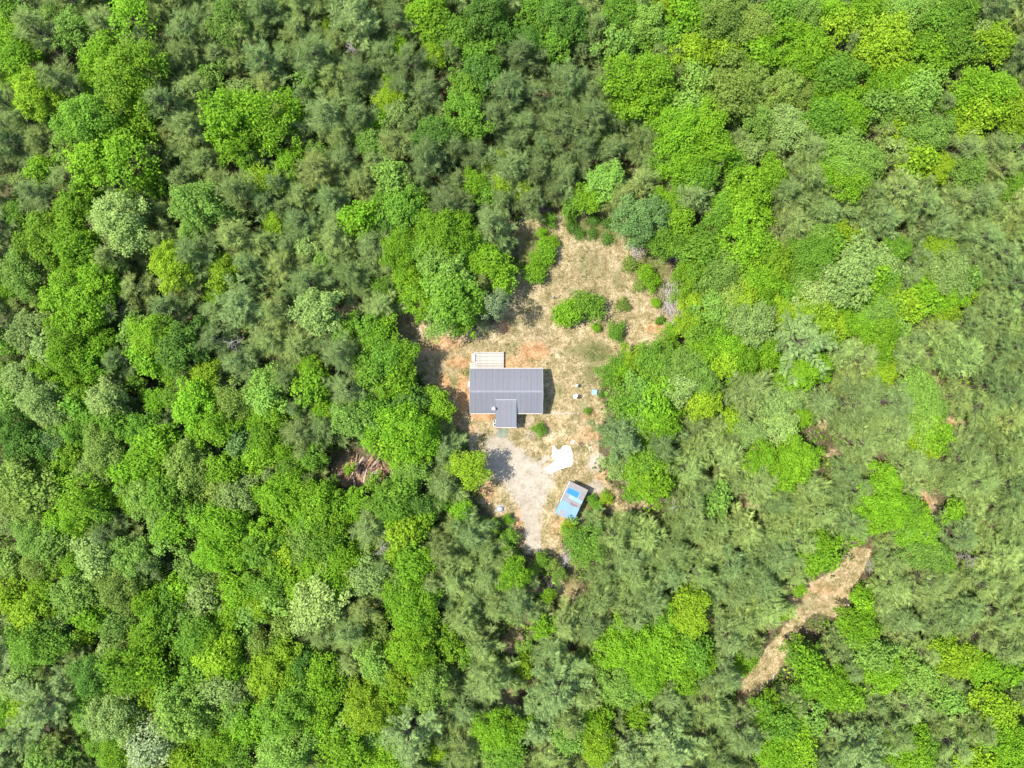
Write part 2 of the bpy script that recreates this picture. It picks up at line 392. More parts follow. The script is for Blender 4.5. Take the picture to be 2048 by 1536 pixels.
for x, s in ((HX0, -1), (HX1, 1)):
    t = Acc(); w0, w1 = sorted((x + s * .003, x + s * .05))
    for (y0, z0, y1, z1) in ((HN, ZN, HR, ZR), (HR, ZR, HS, ZS)):
        n = len(t.v); t.v += [(xx, y, z + d) for d in (.04, -.16) for xx in (w0, w1) for (y, z) in ((y0, z0), (y1, z1))]
        t.f += [tuple(n + i for i in f) for f in ((0, 1, 3, 2), (4, 6, 7, 5), (0, 4, 5, 1), (2, 3, 7, 6), (0, 2, 6, 4), (1, 5, 7, 3))]
    t.obj("rake_trim", M_TRIM, house)
for (x, y, wd) in ((-5, n_, 1), (-2.6, n_, 1.8), (1.5, n_, 1), (3.6, n_, 1), (-4.6, s_, 1.2), (3, s_, 1.2)):
    d = .03 if y > 0 else -.03
    f = Acc().add(box(x - wd / 2 - .06, x + wd / 2 + .06, *sorted((y + d * .1, y + d)), .95, 2.15)).obj("window", M_WHITE, house)
    Acc().add(box(x - wd / 2, x + wd / 2, *sorted((y + d * 1.05, y + d * 1.5)), 1.0, 2.1)).obj("pane", M_GLASS, f)
# porch wing with its own lean roof laid over the south slope
PX0, PX1, PY0, PZ0, PY1, PZ1 = -2.73, 0.75, -2.62, 3.78, -7.2, 2.62
pr = Acc(); pr.v = [(x, y, z - d) for d in (0.012, 0.15) for x in (PX0, PX1) for (y, z) in ((PY0, PZ0), (PY1, PZ1))]
pr.f = [(0, 2, 3, 1)[::-1], (4, 5, 7, 6)[::-1], (0, 1, 5, 4), (2, 6, 7, 3), (0, 4, 6, 2), (1, 3, 7, 5)]
po = pr.obj("porch_roof", M_TRIM, house)
ppw = (PX1 - PX0) / 4
pm = Acc().add(ribbed(0, ppw, PY0, 0, PY1, PZ1 - PZ0)).mesh("roof_panel", M_ROOF)
for k in range(4):
    o = link("roof_panel", pm, po, [c * (1.03 + random.uniform(-.04, .04)) for c in ROOFC]); o.location = (PX0 + k * ppw, 0, PZ0)
Acc().add(box(PX0 - .03, PX1 + .03, PY0 + .004, PY0 + .08, PZ0 - .12, PZ0 + .045)).obj("ridge_cap", M_ROOF, po, color=(.3, .3, .31))
Acc().add(box(PX0 - .02, PX1 + .02, PY1 - .11, PY1 - .004, PZ1 - .13, PZ1 - .01)).obj("gutter", M_TRIM, house)
Acc().add(box(PX0 + .15, PX1 - .15, PY1 + .2, s_ - .01, 0, .35)).obj("porch_floor", M_SHEDWALL, house)
for x in (PX0 + .2, PX1 - .32):
    Acc().add(box(x, x + .12, PY1 + .22, PY1 + .34, .352, PZ1 - .12)).obj("post", M_WHITE, house)
Acc().add(box(PX0 + .05, PX0 + .95, PY1 - .40, PY1 + .19, 0, .17)).obj("step", simple("brick_red_step", (.12, .05, .035), .85), house)
Acc().add(box(-1.6, -.7, s_ - .05, s_ - .002, .36, 2.4)).obj("door", M_WHITE, house)
ch = Acc().add(tube_np([(-3.02, -4.02, 2.9), (-3.02, -4.02, 4.1)], [.15, .15], 10)).obj("chimney", M_WHITE, house)
Acc().add(tube_np([(-3.02, -4.02, 4.102), (-3.02, -4.02, 4.2), (-3.02, -4.02, 4.3)], [.27, .27, .08], 10)).obj("cap", M_WHITE, ch)
Acc().add(box(-3.3, -2.78, -4.28, -3.8, 3.0, 3.19)).obj("flashing", M_WHITE, ch)
# deck: every board its own piece
deck = tag(empty("deck", (0, 0, 0)), "pale weathered timber deck against the north side of the house", "deck")
DX0, DX1, DY0, DY1, DZ = -6.3, -1.46, 2.72, 5.42, .62
nb = 18; bw = (DY1 - DY0) / nb
bm = Acc().add(box(DX0, DX1, .008, bw - .008, DZ - .04, DZ)).mesh("plank", M_DECK)
for k in range(nb):
    t = random.choice((.30, .33, .36, .40, .27)); o = link("plank", bm, deck, (t, t * .92, t * .80)); o.location = (random.uniform(-.01, .01), DY0 + k * bw, random.uniform(-.003, .003))
Acc().add(box(DX1 + .004, DX1 + .05, DY0, DY1, DZ - .22, DZ + .006)).obj("edge_board", M_DECK, deck, color=(.42, .39, .34))
Acc().add(box(DX0 - .05, DX0 - .004, DY0 + .95, DY1, DZ - .22, DZ + .006)).obj("edge_board", M_DECK, deck, color=(.42, .39, .34))
for x in (DX0 + .1, (DX0 + DX1) / 2, DX1 - .2):
    for y in (DY0 + .2, DY1 - .2): Acc().add(box(x, x + .1, y - .05, y + .05, 0, DZ - .042)).obj("post", M_DECK, deck, color=(.2, .18, .15))
for k in range(3):
    Acc().add(box(DX0 - .3 * (k + 1), DX0 - .3 * k - .012, DY0, DY0 + .9, .42 - .18 * k - .04, .42 - .18 * k)).obj("step", M_DECK, deck, color=(.36, .33, .27))

# ------------------------------------------------------------------ things round the house
def heat_pump():
    x, y = at(947.3, 715.5, .9); r = tag(empty("heat_pump", (x, y, 0)), "white box shaped outdoor unit beside the west edge of the deck", "outdoor unit")
    V, F = bevel_box(-.28, .25, -.66, .66, 0.08, .9, .03); mesh_obj("cabinet", V, F, M_WHITE, r)
    mesh_obj("base", *box(-.33, .3, -.7, .7, 0, .078), M_GREY, r)
    mesh_obj("grille", *box(.252, .27, -.6, .6, .15, .82), M_DARK, r)
heat_pump()
x, y = at(938.6, 768, 1.0); r = tag(empty("utility_box", (x, y, 0)), "narrow white box on the west wall of the house", "utility box")
V, F = bevel_box(-.15, .38, -.42, .42, .12, 1.05, .03); mesh_obj("cabinet", V, F, M_WHITE, r); mesh_obj("vent_panel", *box(-.17, -.152, -.35, .35, .25, .95), M_GREY, r)
x, y = at(1086.2, 787.2, 2.2); r = tag(empty("window_unit", (x, y, 0)), "small pale blue grey box high on the east wall of the house", "air conditioner")
V, F = bevel_box(-.42, .17, -.36, .36, 1.85, 2.3, .03); mesh_obj("casing", V, F, M_ANY, r, color=(.22, .27, .34)); mesh_obj("grille", *box(.172, .185, -.3, .3, 1.9, 2.22), M_DARK, r)
# porch furniture seen past the roof edge
x, y = at(989.4, 842.5, .9); r = tag(empty("chair", (x, y, 0)), "white chair showing beside the porch's west edge", "chair")
mesh_obj("seat", *box(-.24, .24, -.24, .24, .42, .47), M_WHITE, r); mesh_obj("backrest", *box(-.24, -.19, -.24, .24, .472, .95), M_WHITE, r)
for sx in (-.21, .17):
    for sy in (-.21, .17): mesh_obj("leg", *box(sx, sx + .04, sy, sy + .04, 0, .418), M_WHITE, r)
def planter(px, py, lab):
    x, y = at(px, py, .6); r = tag(empty("planter", (x, y, 0)), lab, "planter", "white pots at the porch corners")
    mesh_obj("pot", *tube_np([(0, 0, 0), (0, 0, .35), (0, 0, .62), (0, 0, .66)], [.16, .24, .28, .25], 12), M_WHITE, r)
    mesh_obj("soil", *tube_np([(0, 0, .662), (0, 0, .675)], [.2, .18], 10), M_DARK, r)
planter(989.3, 849.6, "white round pot at the porch's south west corner"); planter(1034.6, 849.3, "white round pot at the porch's south east corner")
# satellite dishes
def dish(px, py, h, rad, col, lab, aim):
    x, y = at(px, py, h); r = tag(empty("satellite_dish", (x, y, 0)), lab, "satellite dish", "dishes standing east of the house")
    mesh_obj("post", *tube_np([(0, 0, 0), (0, 0, h)], [.035, .035], 8), M_GREY, r)
    V = []; F = []; n = 20
    for k, (q, d) in enumerate(((0, 0), (.45, .035), (.8, .11), (1, .175), (1.03, .165), (.8, .085), (.45, .01), (0, -.03))):
        for j in range(n): t = 2 * math.pi * j / n; V.append((rad * q * math.cos(t), rad * q * math.sin(t) * 0.9, rad * d * 2))
    for k in range(7):
        for j in range(n): F.append((k * n + j, k * n + (j + 1) % n, (k + 1) * n + (j + 1) % n, (k + 1) * n + j))
    d = Vector(aim).normalized().to_track_quat('Z', 'Y').to_matrix().to_4x4(); d.translation = (0, 0, h)
    D = mesh_obj("reflector", [d @ Vector(v) for v in V], F, M_ANY, r, color=col)
    arm = [d @ Vector(p) for p in ((0, rad * .95, .0), (0, rad * 1.1, rad * .8))]
    A = mesh_obj("feed_arm", *tube_np(arm, [.018, .018], 6), M_DARK, r)
    mesh_obj("feed_horn", *tube_np([arm[1], d @ Vector((0, rad * .8, rad * .75))], [.05, .035], 8), M_DARK, A)
dish(1151.6, 793.2, 1.35, .42, (.66, .66, .64), "white satellite dish on a post in the grass east of the house", (-.5, .35, .85))
dish(1154.3, 771.8, 1.0, .30, (.27, .29, .30), "smaller grey dish on a post north of the white dish", (-.55, .3, .75))
x, y = at(1189, 784.3, .5); r = tag(empty("storage_box", (x, y, 0), -.08), "pale blue square box at the grass edge east of the house", "storage box")
V, F = bevel_box(-.42, .42, -.42, .42, 0, .46, .03); mesh_obj("body", V, F, M_ANY, r, color=(.32, .34, .35)); V, F = bevel_box(-.47, .47, -.46, .46, .462, .54, .04); mesh_obj("lid", V, F, M_ANY, r, color=(.19, .31, .42))
x, y = at(1145.2, 884, .1); V, F = bevel_box(-.23, .23, -.34, .34, 0, .14, .02)
o = mesh_obj("slab", V, F, M_WHITE, loc=(x, y, 0)); o.rotation_euler.z = -.6; tag(o, "small white slab lying above the white sand patch", "slab")
for i, (px, py, L, W, rz, col, lab) in enumerate([(1160.5, 889.5, .95, .22, -1.05, (.07, .045, .04), "dark brown board lying right of the white slab, left one of a pair"),
        (1163.8, 887, .7, .18, -.7, (.06, .045, .035), "dark brown board lying right of the white slab, right one of a pair")]):
    x, y = at(px, py); V, F = bevel_box(-L / 2, L / 2, -W / 2, W / 2, 0, .07, .01); o = mesh_obj("board", V, F, M_ANY, loc=(x, y, 0), color=col); o.rotation_euler.z = rz; tag(o, lab, "board", "boards lying near the white slab")
for px, py, wl in ((1174, 890.5, "leftmost"), (1178.5, 895.5, "second leftmost"), (1182.5, 894, "topmost right"), (1185.4, 899, "lower right"), (1179.4, 899.5, "lowest left"), (1194.5, 904.5, "rightmost, outlying")):
    x, y = at(px, py); o = mesh_obj("wood_block", *bevel_box(-.13, .13, -.24, .24, 0, .2, .03), M_ANY, loc=(x, y, 0), color=(.40, .34, .22)); o.rotation_euler.z = random.uniform(-1, 1)
    tag(o, wl + " pale cut wood block scattered on the clay right of the white sand", "wood block", "pale wood blocks on the clay")
for i, (a, b, c, lab) in enumerate([((1174, 881), (1193, 885), .06, "upper grey pole lying by the blue green pine at the clearing edge"), ((1184, 885.5), (1193, 889), .05, "lower shorter grey pole lying by the blue green pine at the clearing edge")]):
    (x0, y0), (x1, y1) = at(*a), at(*b); o = mesh_obj("pole", *tube_np([(x0, y0, c), (x1, y1, c + .05)], [c, c * .8], 7), M_LOG, color=(.25, .22, .18)); tag(o, lab, "pole", "poles lying at the clearing edge")
# grey dome beside the drive
x, y = at(1000.3, 1018.2, .35); V = []; F = []; n = 24
for k in range(7):
    t = k / 6 * math.pi / 2
    for j in range(n): u = 2 * math.pi * j / n; V.append((.62 * math.cos(t) * math.cos(u), .52 * math.cos(t) * math.sin(u), .62 * math.sin(t)))
for k in range(6):
    for j in range(n): F.append((k * n + j, k * n + (j + 1) % n, (k + 1) * n + (j + 1) % n, (k + 1) * n + j))
dome = tag(empty("domed_cover", (x, y, 0)), "smooth grey dome standing in dry grass left of the gravel drive", "cover")
o = mesh_obj("shell", V, F, M_ANY, dome, color=(.30, .32, .36)); o.data.polygons.foreach_set('use_smooth', [True] * len(F))
mesh_obj("rim", *tube_np([(0, 0, .0), (0, 0, .05)], [.66, .66], 24), M_GREY, dome)
# stump in the meadow
x, y = at(1106, 593.5, .4); st = tag(empty("tree_stump", (x, y, 0)), "small grey tree stump in the meadow above the big round shrub", "tree stump")
mesh_obj("bole", *tube_np([(0, 0, 0), (0, 0, .3), (.02, 0, .5)], [.26, .2, .18], 9), M_PALEBARK, st)
x, y = at(1197, 928.5)
# black post on the grey patch
o = mesh_obj("post", *tube_np([(*at(1189.5, 926), 0), (*at(1189.5, 926), .5)], [.1, .1], 8), M_DARK); tag(o, "short black post standing on the grey gravel right of the white sand", "post")

# shed
SHX, SHY = at(1143.2, 1002.5, 2.5)
shed = tag(empty("shed", (SHX, SHY, 0), -.445), "shed with patchwork roof of grey and blue metal sheets beside the drive", "shed")
SW_, SL = 1.65, 2.87
mesh_obj("wall", *box(-SW_ + .12, SW_ - .15, -SL + .15, SL - .22, 0, 2.28), M_SHEDWALL, shed)
zt = lambda u: 2.42 + (u + SW_) * .045
sr = Acc(); sr.v = [(u, v, zt(u) - d) for d in (.0, .1) for u in (-SW_, SW_) for v in (-SL, SL)]
sr.f = [(0, 2, 3, 1), (4, 5, 7, 6), (0, 1, 5, 4), (2, 6, 7, 3), (0, 4, 6, 2), (1, 3, 7, 5)]
sro = sr.obj("roof", M_TRIM, shed)
def sheet_part(u0, u1, v0, v1, along, dz, col, nm="roof_sheet", rh=.022):
    a = Acc()
    if along == 'u':
        k = max(2, int((v1 - v0) / .2)); prof = []
        for i in range(k): v = v0 + (v1 - v0) * i / k; d = (v1 - v0) / k; prof += [(v, 0), (v + d * .3, 0), (v + d * .45, rh), (v + d * .8, rh)]
        prof.append((v1, 0)); m = len(prof)
        a.v = [(u0, v, zt(u0) + dz + h) for v, h in prof] + [(u1, v, zt(u1) + dz + h) for v, h in prof]; a.f = [(i, m + i, m + i + 1, i + 1) for i in range(m - 1)]
    else:
        k = max(2, int((u1 - u0) / .2)); prof = []
        for i in range(k): u = u0 + (u1 - u0) * i / k; d = (u1 - u0) / k; prof += [(u, 0), (u + d * .3, 0), (u + d * .45, rh), (u + d * .8, rh)]
        prof.append((u1, 0)); m = len(prof)
        a.v = [(u, v0, zt(u) + dz + h) for u, h in prof] + [(u, v1, zt(u) + dz + h) for u, h in prof]; a.f = [(i, i + 1, m + i + 1, m + i) for i in range(m - 1)]
    return a.obj(nm, M_ROOF, sro, color=col)
GR = (.185, .165, .165); LB = (.13, .235, .335); DB = (.008, .130, .27)
for i, (v0, v1) in enumerate(((SL - .95, SL + .03), (SL - 1.9, SL - .93), (SL - 2.75, SL - 1.88), (SL - 3.5, SL - 2.73))):
    sheet_part(-SW_ - .03, SW_ + .03, v0, v1, 'u', .006 + .004 * (i % 2), [c * random.uniform(.93, 1.06) for c in GR])
for i in range(4):
    u0 = -SW_ - .05 + i * .85; sheet_part(u0, u0 + .86, -SL - .05, SL - 3.35 + (0, -.02, -.12, -.05)[i], 'v', .03 + .004 * (i % 2), [c * random.uniform(.92, 1.08) for c in LB])
o = sheet_part(-1.4, .62, SL - 1.98, SL - .98, 'u', .078, DB, rh=.006); o['label'] = "dark blue roof sheet"
sheet_part(-1.4, .74, SL - 2.05, SL - .90, 'u', .05, (.17, .3, .42))
o = sheet_part(-.75, SW_ + .02, SL - 2.6, SL - 2.02, 'u', .045, (.17, .29, .38)); o['label'] = "light blue roof sheet strip"
sheet_part(-.1, 1.2, SL - 3.52, SL - 3.16, 'u', .022, (.13, .055, .035))['label'] = "rust brown roof sheet"
sheet_part(-1.15, -.2, -SL + .1, -SL + .85, 'v', .062, (.2, .19, .19))
mesh_obj("fascia", *box(-SW_ - .09, -SW_ - .034, -SL + 2.1, SL, 2.22, 2.5), M_WHITE, sro)
mesh_obj("door", *box(-SW_ + .07, -SW_ + .116, -.6, .3, .05, 2.0), M_DARK, shed)

# ------------------------------------------------------------------ plant builders
def leaf_cards(P, Nrm, L, Wd, rng, fold=0.25):
    """rhombic leaf sprays: points P, normals Nrm, length L, width Wd -> V, F(tri), 4 verts each"""
    n = len(P); Nrm = Nrm / np.maximum(np.linalg.norm(Nrm, axis=1, keepdims=True), 1e-6)
    r = rng.normal(size=(n, 3)); T = np.cross(Nrm, r); T /= np.maximum(np.linalg.norm(T, axis=1, keepdims=True), 1e-6)
    B = np.cross(Nrm, T); L = np.broadcast_to(L, n)[:, None]; Wd = np.broadcast_to(Wd, n)[:, None]
    base = P - T * L * .5; tip = P + T * L * .5
    l = P - B * Wd * .5 - T * L * .08 + Nrm * Wd * fold; r_ = P + B * Wd * .5 - T * L * .08 + Nrm * Wd * fold
    V = np.stack([base, r_, tip, l], 1).reshape(-1, 3)
    i = np.arange(n)[:, None] * 4
    F = np.concatenate([i + [0, 1, 2], i + [0, 2, 3]], 1).reshape(-1, 3)
    return V, F

def broad_crown(R, seed, leaf=0.3, dens=1.0, open_=0.0):
    rng = np.random.default_rng(seed); V = []; F = []; T = []; nv = 0
    ph = rng.uniform(0, 6.28, 4); am = rng.uniform(.07, .22, 4)
    out = lambda a: 1 + am[0] * np.sin(2 * a + ph[0]) + am[1] * np.sin(3 * a + ph[1]) + am[2] * np.sin(5 * a + ph[2]) + am[3] * .6 * np.sin(8 * a + ph[3])
    hc = R * rng.uniform(.75, .95)                  # crown half height
    ncl = int(4.6 * R * R * (1 - open_) + 12); cl = []
    for k in range(ncl):
        # golden spiral over the dome, jittered, some clumps low or inside
        q = (k + .5) / ncl; el = math.asin(min(1, 1.25 * q - .25)) if q > .2 else rng.uniform(-.35, .1)
        a = k * 2.39996 + rng.normal(0, .25); rr = R * out(a) * rng.uniform(.66, 1.0)
        cr = rng.uniform(.55, 1.0) * (0.55 + .13 * R)
        cl.append((rr * math.cos(el) * math.cos(a) * .93, rr * math.cos(el) * math.sin(a) * .93, hc * math.sin(el) * rng.uniform(.78, 1.12) + rng.normal(0, .2), cr))
    for k in range(int(ncl * .25)):
        a = rng.uniform(0, 6.28); rr = R * rng.uniform(0, .6)
        cl.append((rr * math.cos(a), rr * math.sin(a), hc * rng.uniform(.1, .6), rng.uniform(.5, .9)))
    for (cx, cy, cz, cr) in cl:
        n = int(cr * cr * 4.6 / (leaf * leaf * .55) * dens)
        d = rng.normal(size=(n, 3)); d[:, 2] += .55; d /= np.linalg.norm(d, axis=1, keepdims=True)
        rad = cr * (1 - .45 * rng.random(n) ** 2) * (1 + .18 * rng.normal(size=n))
        P = np.array([cx, cy, cz]) + d * rad[:, None] * [1, 1, .72]
        N = d * .62 + [0, 0, 1.0] + rng.normal(size=(n, 3)) * .42
        s = leaf * rng.uniform(.65, 1.35, n)
        v, f = leaf_cards(P, N, s, s * .68, rng); V.append(v); F.append(f + nv); nv += len(v)
        T.append(np.repeat(np.clip(rng.normal(.5, .2, n) + rng.normal(0, .07), 0, 1), 4))
    V = np.concatenate(V); V[:, 2] += 0
    return V, np.concatenate(F), np.concatenate(T), hc

def trunk_mesh(name, H, base_r, zc, R, rng, limbs=7, mat=None):
    a = Acc(); lean = rng.normal(0, .12, 2)
    a.add(tube_np([(0, 0, -.15), (0, 0, .4), (lean[0], lean[1], H * .45), (lean[0] * 1.6, lean[1] * 1.6, H * .8)], [base_r * 1.35, base_r, base_r * .7, base_r * .2], 7))
    for k in range(limbs):
        an = k * 2.4 + rng.uniform(-.4, .4); z0 = H * rng.uniform(.35, .6); l = R * rng.uniform(.45, .8)
        a.add(tube_np([(lean[0], lean[1], z0), (math.cos(an) * l * .5, math.sin(an) * l * .5, z0 + (zc - z0) * .6), (math.cos(an) * l, math.sin(an) * l, zc + R * .35)], [base_r * .45, base_r * .28, base_r * .07], 5))
    return a.mesh(name, mat or M_BARK)

def make_broad(R, H, seed, leaf, dens=1.0, open_=0.0):
    rng = np.random.default_rng(seed + 500)
    V, F, T, hc = broad_crown(R, seed, leaf, dens, open_)
    zc = H - hc; V[:, 2] += zc
    return dict(R=R, hv=zc + hc * .35, crown=arr_mesh("crown", V, F, M_LEAF, {'tint': ('FLOAT', T)}), trunk=trunk_mesh("trunk", H, .05 * R + .05, zc, R, rng))

def spikes(P, D, L, Wd, rng):
    """slim tapering needle sprays, one triangle each"""
    n = len(P); D = D / np.maximum(np.linalg.norm(D, axis=1, keepdims=True), 1e-6)
    up = np.array([0, 0, 1.0]) + rng.normal(size=(n, 3)) * .5; B = np.cross(D, up); B /= np.maximum(np.linalg.norm(B, axis=1, keepdims=True), 1e-6)
    L = np.broadcast_to(L, n)[:, None]; Wd = np.broadcast_to(Wd, n)[:, None]
    V = np.stack([P - B * Wd * .5, P + B * Wd * .5, P + D * L], 1).reshape(-1, 3)
    return V, np.arange(n * 3).reshape(-1, 3)

def make_pine(R, H, seed, base, whorls, per, droop, tuft_n, needle, wid, plate=0.0, fill=1.0):
    """trunk and branches in whorls; needle sprays along the branches and their side twigs"""
    rng = np.random.default_rng(seed); wood = Acc(); P = []; D = []; TT = []; lean = rng.normal(0, .25, 2)
    ax = lambda z: np.array([lean[0] * (z / H) ** 2, lean[1] * (z / H) ** 2, z])
    wood.add(tube_np([(0, 0, -.15), ax(H * .35), ax(H * .7), ax(H)], [.17, .14, .085, .015], 6))
    for k in range(whorls):
        q = k / (whorls - 1); z = base + (H - .5 - base) * q ** .92
        lmax = R * (1 - .84 * q ** 1.35) * (.75 if q < .1 else 1)
        for j in range(per):
            a = j * 6.283 / per + k * 1.1 + rng.normal(0, .28); l = lmax * rng.uniform(.45, 1.3)
            if rng.random() > fill: continue
            rise = rng.uniform(.05, .45) - droop * (1 - q); o = ax(z + rng.normal(0, .25)); dv = np.array([math.cos(a), math.sin(a), 0])
            pt = lambda t: o + dv * l * t + np.array([0, 0, l * (rise * t + .22 * t * t)])
            wood.add(tube_np([pt(0), pt(.5), pt(1)], [.05 * (1 - .6 * q), .03 * (1 - .5 * q), .008], 4))
            side = np.array([-dv[1], dv[0], 0]); m = max(3, int(l * 3.2))
            for i in range(m):
                t = .28 + .72 * (i + rng.random()) / m; c = pt(t)
                for sgn in (-1, 1):
                    tl = (.25 + .42 * l * .3) * (1.15 - t * .55) * rng.uniform(.5, 1.25); td = dv * rng.uniform(.35, .9) + side * sgn * rng.uniform(.5, 1) + np.array([0, 0, rng.uniform(0, .4)])
                    td /= np.linalg.norm(td); tw = max(1, int(tl / .16))
                    bt = rng.normal(.5, .2)
                    for s in range(tw):
                        cc = c + td * tl * (s + .5) / tw
                        n = tuft_n; dd = td * 1.0 + rng.normal(size=(n, 3)) * (.36 - plate * .08) + [0, 0, .2]
                        if plate: dd[:, 2] *= .6
                        P.append(np.repeat(cc[None], n, 0) + rng.normal(size=(n, 3)) * .05); D.append(dd); TT.append(np.clip(rng.normal(bt, .15, n), 0, 1))
    for i in range(5):
        n = tuft_n * 2; TT.append(np.full(n, .6)); P.append(np.repeat(ax(H - .12 * i)[None], n, 0)); D.append(rng.normal(size=(n, 3)) + [0, 0, .8])
    P = np.concatenate(P); D = np.concatenate(D); n = len(P); L = needle * rng.uniform(.7, 1.35, n)
    V, F = spikes(P, D, L, wid * rng.uniform(.7, 1.4, n), rng)
    T = np.repeat(np.concatenate(TT), 3)
    return dict(R=R, hv=base + (H - base) * .35, crown=arr_mesh("crown", V, F, M_NEEDLE, {'tint': ('FLOAT', T)}), trunk=wood.mesh("trunk", M_BARK), n=n)

BL = [make_broad(4.3, 11.5, 1, .33), make_broad(4.3, 12.0, 2, .28), make_broad(4.1, 11.2, 3, .36, 1.0, .12), make_broad(4.4, 11.0, 14, .30, 1.0, .05), make_broad(4.2, 11.6, 15, .26, 1.0, .1)]
BM = [make_broad(3.0, 9.2, 4, .31), make_broad(3.0, 8.8, 5, .26), make_broad(2.9, 9.2, 6, .34, .95, .1), make_broad(3.1, 9.4, 7, .28), make_broad(3.0, 9.0, 16, .24, 1.0, .12), make_broad(2.9, 8.6, 17, .36, .9, .18)]
BS = [make_broad(1.9, 5.8, 8, .29), make_broad(1.9, 5.4, 9, .24), make_broad(1.8, 6.0, 10, .30, .85, .15)]
BSP = [make_broad(3.0, 9.0, 12, .26, .55, .35), make_broad(3.1, 9.4, 18, .28, .6, .3)]
SH = [make_broad(1.3, 2.4, 21, .20), make_broad(1.3, 2.2, 22, .18, .9, .1)]
SHO = [make_broad(1.3, 1.5, 23, .20, .5, .35), make_broad(1.4, 1.4, 24, .17, .55, .4)]
PN = [make_pine(2.9, 9.5, 31, 2.6, 12, 6, .15, 7, .60, .052, 0, .74), make_pine(2.9, 9.0, 32, 2.4, 11, 6, .2, 7, .62, .052, 0, .7),
      make_pine(3.2, 9.8, 33, 2.8, 10, 6, .1, 7, .60, .052, 0, .68), make_pine(2.7, 9.2, 34, 2.6, 11, 6, .15, 7, .62, .050, 0, .66), make_pine(3.1, 9.4, 35, 2.8, 10, 7, .05, 7, .64, .052, 0, .66),
      make_pine(3.0, 9.0, 36, 2.0, 10, 7, .1, 6, .66, .050, 0, .74), make_pine(2.8, 10.2, 37, 3.2, 11, 6, .0, 7, .58, .052, 0, .7)]
WP_ = [make_pine(4.4, 13.0, 41, 3.5, 10, 8, -.05, 8, .42, .055, 1.0, .88), make_pine(4.4, 12.4, 42, 3.2, 9, 8, .0, 8, .40, .06, 1.0, .84)]
WPD = make_pine(3.6, 11.5, 43, 1.5, 12, 9, .1, 9, .30, .05, .6, .97)

def make_dead(seed, H, R):
    rng = np.random.default_rng(seed); a = Acc(); a.add(tube_np([(0, 0, -.1), (.1, 0, H * .5), (.2, .1, H)], [.16, .11, .02], 6))
    for k in range(26):
        z = H * rng.uniform(.4, .98); an = rng.uniform(0, 6.28); l = R * rng.uniform(.4, 1) * (1.25 - z / H * .7); o = Vector((.15 * z / H, 0, z)); d = Vector((math.cos(an), math.sin(an), rng.uniform(.1, .6)))
        a.add(tube_np([o, o + d * l * .5 + Vector((0, 0, .1)), o + d * l], [.045, .028, .008], 4))
        for q in range(3):
            t = rng.uniform(.4, .9); o2 = o + d * l * t; d2 = Vector((math.cos(an + rng.choice([-.8, .8])), math.sin(an + rng.choice([-.8, .8])), .3)); a.add(tube_np([o2, o2 + d2 * l * .4], [.022, .006], 3))
    return a
DEAD = [make_dead(51, 10, 2.4).mesh("trunk", M_PALEBARK), make_dead(52, 8.5, 2.2).mesh("trunk", M_PALEBARK)]

